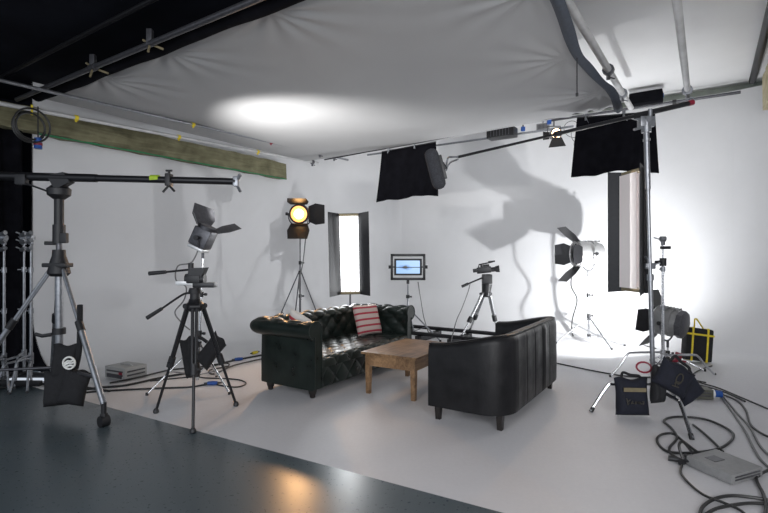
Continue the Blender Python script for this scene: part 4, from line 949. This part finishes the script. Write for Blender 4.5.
# ------------------------------------------------------------------ chesterfield
def tuft(s, q, k=.35):
    a = (s+q)/2; c = (s-q)/2
    return (abs(math.sin(PI*a))*abs(math.sin(PI*c)))**k
def chesterfield():
    Fp = fl(313.4, 391.6, .10); Bp = fl(258.8, 381, .10)
    ey = V.copy(); ex = U.copy(); ey = Vector((.84, -.54, 0)).normalized(); ex = Vector((.54, .84, 0)).normalized()
    O = Vector((Fp.x, Fp.y, 0))-ey*.80; L = 2.02; D = .80; M4 = basis(O, ex, ey)
    t = thing('chesterfield_sofa', 'dark green buttoned leather sofa with rolled arms', 'sofa', O+ex*L/2+ey*D/2)
    # inner path of the arms and back; (x,y) plan and outward normal
    T = .115; rc = .03
    path = []
    def seg(p0, p1, n, nn):
        for i in range(nn): k = i/nn; path.append((p0[0]+(p1[0]-p0[0])*k, p0[1]+(p1[1]-p0[1])*k, n[0], n[1]))
    seg((T, D), (T, T+rc), (-1, 0), 40)
    for i in range(10): a = i/10*PI/2; path.append((T+rc-rc*math.cos(a), T+rc-rc*math.sin(a), -math.cos(a), -math.sin(a)))
    seg((T+rc, T), (L-T-rc, T), (0, -1), 120)
    for i in range(10): a = i/10*PI/2; path.append((L-T-rc+rc*math.sin(a), T+rc-rc*math.cos(a), math.sin(a), -math.cos(a)))
    seg((L-T, T+rc), (L-T, D), (1, 0), 40); path.append((L-T, D, 1, 0))
    # profile: (outward offset, z) from seat level up, over the roll, and under it
    rr = .098; cz = .727; co = .105
    pr = []
    for i in range(14): k = i/14; pr.append((.0+.02*k*k, .38+k*(cz-.38)))
    for i in range(27): a = PI-i/26*PI*1.42; pr.append((co+rr*1.08*math.cos(a), cz+rr*math.sin(a)))
    nt = len(pr)
    lens = [0]
    for (a, c), (d, e) in zip(pr, pr[1:]): lens.append(lens[-1]+math.hypot(d-a, e-c))
    sl = [0]
    for p, q in zip(path, path[1:]): sl.append(sl[-1]+math.hypot(q[0]-p[0], q[1]-p[1])+ (0.012 if abs(p[2]-q[2]) > 1e-4 else 0))
    path = [(x, y, *( (nx*k_, ny*k_) if (k_ := 1+.75*(1/max(abs(nx), abs(ny))-1)) else 0)) for x, y, nx, ny in path]
    b = MB(M4); rows = []
    sp = .125
    for (x, y, nx, ny), s in zip(path, sl):
        row = []
        for j, ((o_, z), l_) in enumerate(zip(pr, lens)):
            # profile normal
            j0, j1 = max(j-1, 0), min(j+1, nt-1); tx, tz = pr[j1][0]-pr[j0][0], pr[j1][1]-pr[j0][1]; ll = math.hypot(tx, tz); no, nz = -tz/ll, tx/ll
            w = 1.0 if l_ < .56 else max(0, 1-(l_-.56)/.05)
            h = (tuft(s/sp*1.0, l_/.105)-1.0)*.034*w
            oo, zz = o_+no*h, z+nz*h
            row.append(b.v((x+nx*oo, y+ny*oo, zz)))
        rows.append(row)
    for r0, r1 in zip(rows, rows[1:]):
        for j in range(nt-1): b.f([r0[j], r1[j], r1[j+1], r0[j+1]])
    b.build('buttoned_back_and_arms', 'leather', t, angle=180)
    # buttons
    bb = MB(M4); 
    # outer shell
    b = MB(M4); rows = []
    for (x, y, nx, ny) in path:
        rows.append([b.v((x+nx*o_, y+ny*o_, z)) for o_, z in ((T-.002, .10), (T, .12), (T, .40), (T-.005, .67), (T-.03, .69))])
    for r0, r1 in zip(rows, rows[1:]):
        for j in range(4): b.f([r0[j], r1[j], r1[j+1], r0[j+1]])
    b.build('outer_panel', 'leather', t, angle=50)
    # front scroll faces
    for sx, cx in ((-1, T), (1, L-T)):
        b = MB(M4); P = [(cx-sx*0.0, .12), (cx, .38)]
        q = [Vector((cx+sx*o_, D, z)) for o_, z in pr]
        P = [Vector((cx-sx*.004, D, .12))] + q[::2] + [Vector((cx+sx*T, D, .66)), Vector((cx+sx*T, D, .12))]
        b.poly([p+Vector((0, .006, 0)) for p in P], .022, Vector((0, 1, 0))); f_ = b.build('arm_front', 'leather', t, angle=30)
        b = MB(M4); b.tube([p+Vector((0, .018, 0)) for p in P], .007, 6, closed=True); b.build('piping', 'leather', f_)
    # seat
    b = MB(M4); x0, x1 = T-.01, L-T+.01; y0, y1 = T-.02, D+.03
    def seat(s, q):
        x = x0+(x1-x0)*s; q_ = q*1.16
        l_ = q_*(y1-y0)
        h = (tuft(x/.125, l_/.12)-1)*.030*min(1, s*30)*min(1, (1-s)*30)
        if q_ <= .93: y = y0+(y1-y0)*q_; z = .455-.02*q_; return Vector((x, y, z+h))
        a = min(1.35, (q_-.93)/.23*1.57+0.0); y = y0+(y1-y0)*.93+.05*math.sin(a); z = .455-.02*.93-.05+.05*math.cos(a)-max(0, (q_-1.08))*.9
        return Vector((x, y+h*math.sin(a)*.5, z+h*math.cos(a)))
    b.grid(seat, 190, 80); b.build('buttoned_seat', 'leather', t, angle=180)
    b = MB(M4); 
    def rail(s, q):
        x = x0+(x1-x0)*s; z = .375-.255*q
        h = (tuft(x/.125, (z-.12)/.13+.5)-1)*.022*min(1, s*30)*min(1, (1-s)*30)
        return Vector((x, D+.012+h, z))
    b.grid(rail, 190, 26); b.build('front_rail', 'leather', t, angle=180)
    b = MB(M4); b.box((L/2, D/2+.02, .115), (L-.08, D-.10, .03)); b.box((L/2, D/2, .28), (L-.2, D-.06, .30)); b.build('base', 'leather', t)
    for x in (.09, L-.09):
        for y in (.09, D-.09):
            b = MB(M4); b.lathe((x, y, 0), (0, 0, 1), [(0, .022), (.01, .030), (.03, .030), (.04, .036), (.07, .045), (.10, .045)], 16); b.build('foot', 'dark_wood', t)
    return M4, L, D
CM, CL, CD = chesterfield()
def cushion(label, c, ex, up, w, h, d, m):
    ex = Vector(ex).normalized(); up = (Vector(up)-ex*Vector(up).dot(ex)).normalized(); n = ex.cross(up)
    b = MB(); b.uvl = b.b.loops.layers.uv.new('UVMap')
    for sg in (-1, 1):
        def fn(s, q):
            X, Y = 2*s-1, 2*q-1; e = max(0, (1-X**4)*(1-Y**4))**.5
            pin = 1-.07*(1-abs(X)**2)*abs(Y)**2
            return Vector(c)+ex*X*w/2*(1-.06*(1-Y*Y)*0)*(1-.05*(1-Y*Y)*abs(X))+up*Y*h/2*(1-.05*(1-X*X)*abs(Y))+n*sg*d/2*e
        b.grid(fn, 20, 20, uvs=True)
    o = b.build('cushion', m, angle=180, weld=.0003); return tag(o, label, 'cushion')
# striped cushion against the back near the far arm
def cp(x, y, z): return CM @ Vector((x, y, z))
ex3 = (CM.to_3x3() @ Vector((1, 0, 0))); ey3 = (CM.to_3x3() @ Vector((0, 1, 0)))
recenter(cushion('red and cream striped cushion leaning on the back of the green sofa', cp(1.62, .36, .64), ex3*.98+ey3*.28, Vector((0, 0, 1))-ey3*.35, .42, .42, .14, 'striped'))
recenter(cushion('pale cushion with red stripe peeping over the near arm of the green sofa', cp(.25, .38, .735), ex3*.2+ey3*.9-Vector((0,0,.45)), Vector((0, 0, 1))-ex3*.45+ey3*.3, .30, .30, .10, stripes('pale_striped_cotton', (.62, .58, .54), (.5, .05, .07), 2.0)))

# ------------------------------------------------------------------ tub sofa
def tub():
    ex = Vector((.5505, .8348, 0)); ey = Vector((.8348, -.5505, 0))
    O = Vector((.405, 4.49, 0)); L = 1.83; D = .74; M4 = basis(O, ex, ey); T = .13; r = .26; z0 = .135
    t = thing('tub_sofa', 'black leather tub sofa with curved back turned to the camera', 'sofa', O+ex*L/2+ey*D/2)
    path = []
    def seg(p0, p1, n, k):
        for i in range(k): a = i/k; path.append((p0[0]+(p1[0]-p0[0])*a, p0[1]+(p1[1]-p0[1])*a, n[0], n[1]))
    seg((0, 0), (0, D-r), (-1, 0), 14)
    for i in range(14): a = i/14*PI/2; path.append((r-r*math.cos(a), D-r+r*math.sin(a), -math.cos(a), math.sin(a)))
    seg((r, D), (L-r, D), (0, 1), 100)
    for i in range(14): a = i/14*PI/2; path.append((L-r+r*math.sin(a), D-r+r*math.cos(a), math.sin(a), math.cos(a)))
    seg((L, D-r), (L, 0), (1, 0), 14); path.append((L, 0, 1, 0))
    def hgt(y): k = max(0, min(1, y/D)); return .70+.115*(k*k*(3-2*k))
    b = MB(M4); rows = []
    seams = [r+.0+(L-2*r)*k/5 for k in range(6)]
    for (x, y, nx, ny) in path:
        H = hgt(y); row = []; o = 0
        if ny > .99:
            ds = min(abs(x-s) for s in seams); o = .005*(1-math.exp(-(ds/.012)**2))-.002*math.sin(x*20)
            o += .012*math.exp(-((x-1.12)/.05)**2)
        prof_ = [(0, z0), (.002+o, z0+.03), (.004+o, .35), (o, H-.06), (-.008+o*.5, H-.02), (-.03, H-.002), (-T*.5, H+.006), (-T+.025, H-.004), (-T+.004, H-.03), (-T, H-.10), (-T, .40), (-T, .25)]
        for o_, z in prof_: row.append(b.v((x+nx*o_, y+ny*o_, z)))
        rows.append(row)
    for r0, r1 in zip(rows, rows[1:]):
        for j in range(len(rows[0])-1): b.f([r0[j], r1[j], r1[j+1], r0[j+1]])
    b.f(rows[0]); b.f(rows[-1][::-1])
    b.build('shell', 'leather2', t, angle=50)
    b = MB(M4)
    P = [(x+nx*(.004)-nx*.022, y+ny*.004-ny*.022, hgt(y)+.001) for x, y, nx, ny in path]; b.tube(P, .006, 6); b.build('piping', 'leather2', t)
    b = MB(M4); b.box((L/2, D/2-.03, .22), (L-.10, D-.14, .17), bev=.02); b.build('base', 'leather2', t)
    for k in range(2):
        w = (L-2*T-.01)/2; b = MB(M4); b.box((T+.005+w*(k+.5), (D-T)/2-.01, .37), (w-.006, D-T-.01, .14), bev=.035); b.build('seat_cushion', 'leather2', t)
    for x, y in ((.09, .06), (.12, D-.10), (L-.09, .06), (L-.11, D-.10)):
        b = MB(M4); q = []
        for z, w in ((0, .042), (z0+.01, .060)): q.append([b.v((x+i*w/2, y+j*w/2, z)) for i, j in ((-1, -1), (1, -1), (1, 1), (-1, 1))])
        b.bridge(q[0], q[1]); b.f(q[0][::-1]); b.f(q[1]); b.build('leg', 'dark_wood', t, smooth=False)
tub()

# ------------------------------------------------------------------ floor cables
fcable([(60, 394), (95, 388), (120, 386), (137, 383), (164, 377), (187, 373), (208, 367), (231, 361), (262, 355)], .013, 'black cable along the foot of the left wall towards the green sofa')
fcable([(50, 398), (90, 392), (120, 390), (164, 388), (190, 387), (208, 384)], .010, 'thin black cable running under the black tripod to a blue plug')
fcable([(214, 383), (221, 385.5), (237, 387), (246, 383.5), (240, 380), (225, 378.5), (208, 378), (190, 377), (150, 381)], .008, 'thin cable making a loop right of the black tripod')
fcable([(110, 384), (140, 378), (170, 371), (200, 368), (225, 364), (228, 367), (210, 371), (214, 375), (235, 366), (270, 358)], .011, 'second black cable behind the black tripod, folded back on itself', lift=.012)
fcable([(0, 388), (40, 384), (75, 386), (110, 391)], .012, 'black cable in front of the parked chrome stands')
def plug(px, py, a, lb, m='blue'):
    c = fl(px, py, .025); d = Vector((math.cos(a), math.sin(a), 0)); t = thing('power_plug', lb, 'plug', (c.x, c.y, 0))
    b = MB(); b.cyl(c-d*.06, c, .021, .025); b.build('plug_body', m, t); b = MB(); b.cyl(c, c+d*.05, .024, .020); b.build('socket_body', m, t); 
    for q0, q1 in ((.05, .10), (-.06, -.10)): b = MB(); b.cyl(c+d*q0, c+d*q1, .012, .009); b.build('gland', 'cable', t)
plug(213, 383, .15, 'blue plug on the floor behind the right leg of the black tripod')
plug(239, 359, .5, 'blue plug joint on the cable left of the green sofa')
plug(255, 352.5, 1.1, 'yellow plug on the cable beside the green sofa', 'yellow')
RC_ = [
 ([(556, 363), (575, 367), (600, 372), (625, 376), (655, 377), (680, 372)], .009, 'black cable from behind the tub sofa to the tall chrome stand'),
 ([(683, 461), (672, 455), (669.5, 448), (677, 438), (671, 428), (664, 421.5), (669, 418), (682, 417), (707, 420), (729, 430), (733, 438), (721, 448), (698, 452.5), (676, 453), (664, 450), (657, 441), (661, 435), (673, 434), (684, 442), (697, 452)], .010, 'black cable lying in a wide double loop above the light grey power box'),
 ([(693, 425), (702, 432), (712, 441), (723, 452)], .009, 'black cable going behind the light grey power box'),
 ([(682, 466), (681, 474), (690, 485), (704, 496), (722, 503), (740, 511), (750, 520)], .008, 'black cable running from the plugs down to the lower right corner'),
 ([(699, 520), (702, 508), (712, 500), (726, 496), (745, 496.5), (775, 501)], .010, 'black cable arching in the lower right corner, upper one'),
 ([(704, 516), (716, 509), (735, 505), (752, 503.5), (775, 505)], .010, 'black cable in the lower right corner, lower one'),
 ([(757, 474), (757, 482), (763, 494), (766, 505), (765, 520)], .010, 'black cable leaving the right side of the light grey power box'),
 ([(775, 468), (764, 473), (758, 477)], .010, 'short black cable entering the right side of the light grey power box'),
 ([(720, 396), (732, 412), (745, 431), (754, 449), (762, 461), (775, 472)], .009, 'left of two cables running side by side down the right edge'),
 ([(722, 395), (736, 412), (750, 428), (760, 446), (772, 458)], .009, 'right of two cables running side by side down the right edge'),
 ([(720, 394), (737, 401), (746, 411), (750, 424), (760, 433), (775, 440)], .009, 'wavy black cable reaching the right edge above the paired cables'),
 ([(668, 370), (680, 377), (694, 384), (712, 389), (728, 394), (745, 402)], .010, 'black cable passing behind the dark olive power box'),
 ([(655, 362), (672, 370), (684, 381), (694, 391)], .010, 'black cable from the shorter chrome stand to the dark olive box'),
 ([(712, 366), (700, 370), (692, 376), (698, 382), (718, 388), (742, 398), (775, 412)], .008, 'thin black cable from the yellow-strapped bag to the right edge'),
 ([(660, 352), (672, 362), (676, 372), (690, 379), (706, 383)], .009, 'black cable curling under the low silver lamp'),
]
for k, (p, r, lb) in enumerate(RC_): fcable(p, r, lb, m='cable' if k not in (8, 9) else 'grey_cable', lift=.002*(k % 4))
t = thing('cable_plugs', 'cluster of black plugs beside the left corner of the light grey power box', 'plug', fl(684, 465))
c = fl(684, 465); b = MB()
for k, (dx, dy, a) in enumerate(((0, 0, .4), (.05, .03, 1.4), (-.04, .05, -.5), (.03, -.03, 2.2), (.09, .0, .2))):
    d = Vector((math.cos(a), math.sin(a), 0)); q = c+Vector((dx, dy, .022+.016*(k % 2))); b.cyl(q-d*.04, q+d*.04, .019, .016)
b.build('plugs', 'black_plastic', t)
b = MB(); b.tube(smooth_pts([c+Vector((.0, .02, .04)), c+Vector((.0, .06, .12)), c+Vector((.05, .08, .13)), c+Vector((.12, .06, .03))]), .010); b.build('lead', 'cable', t)
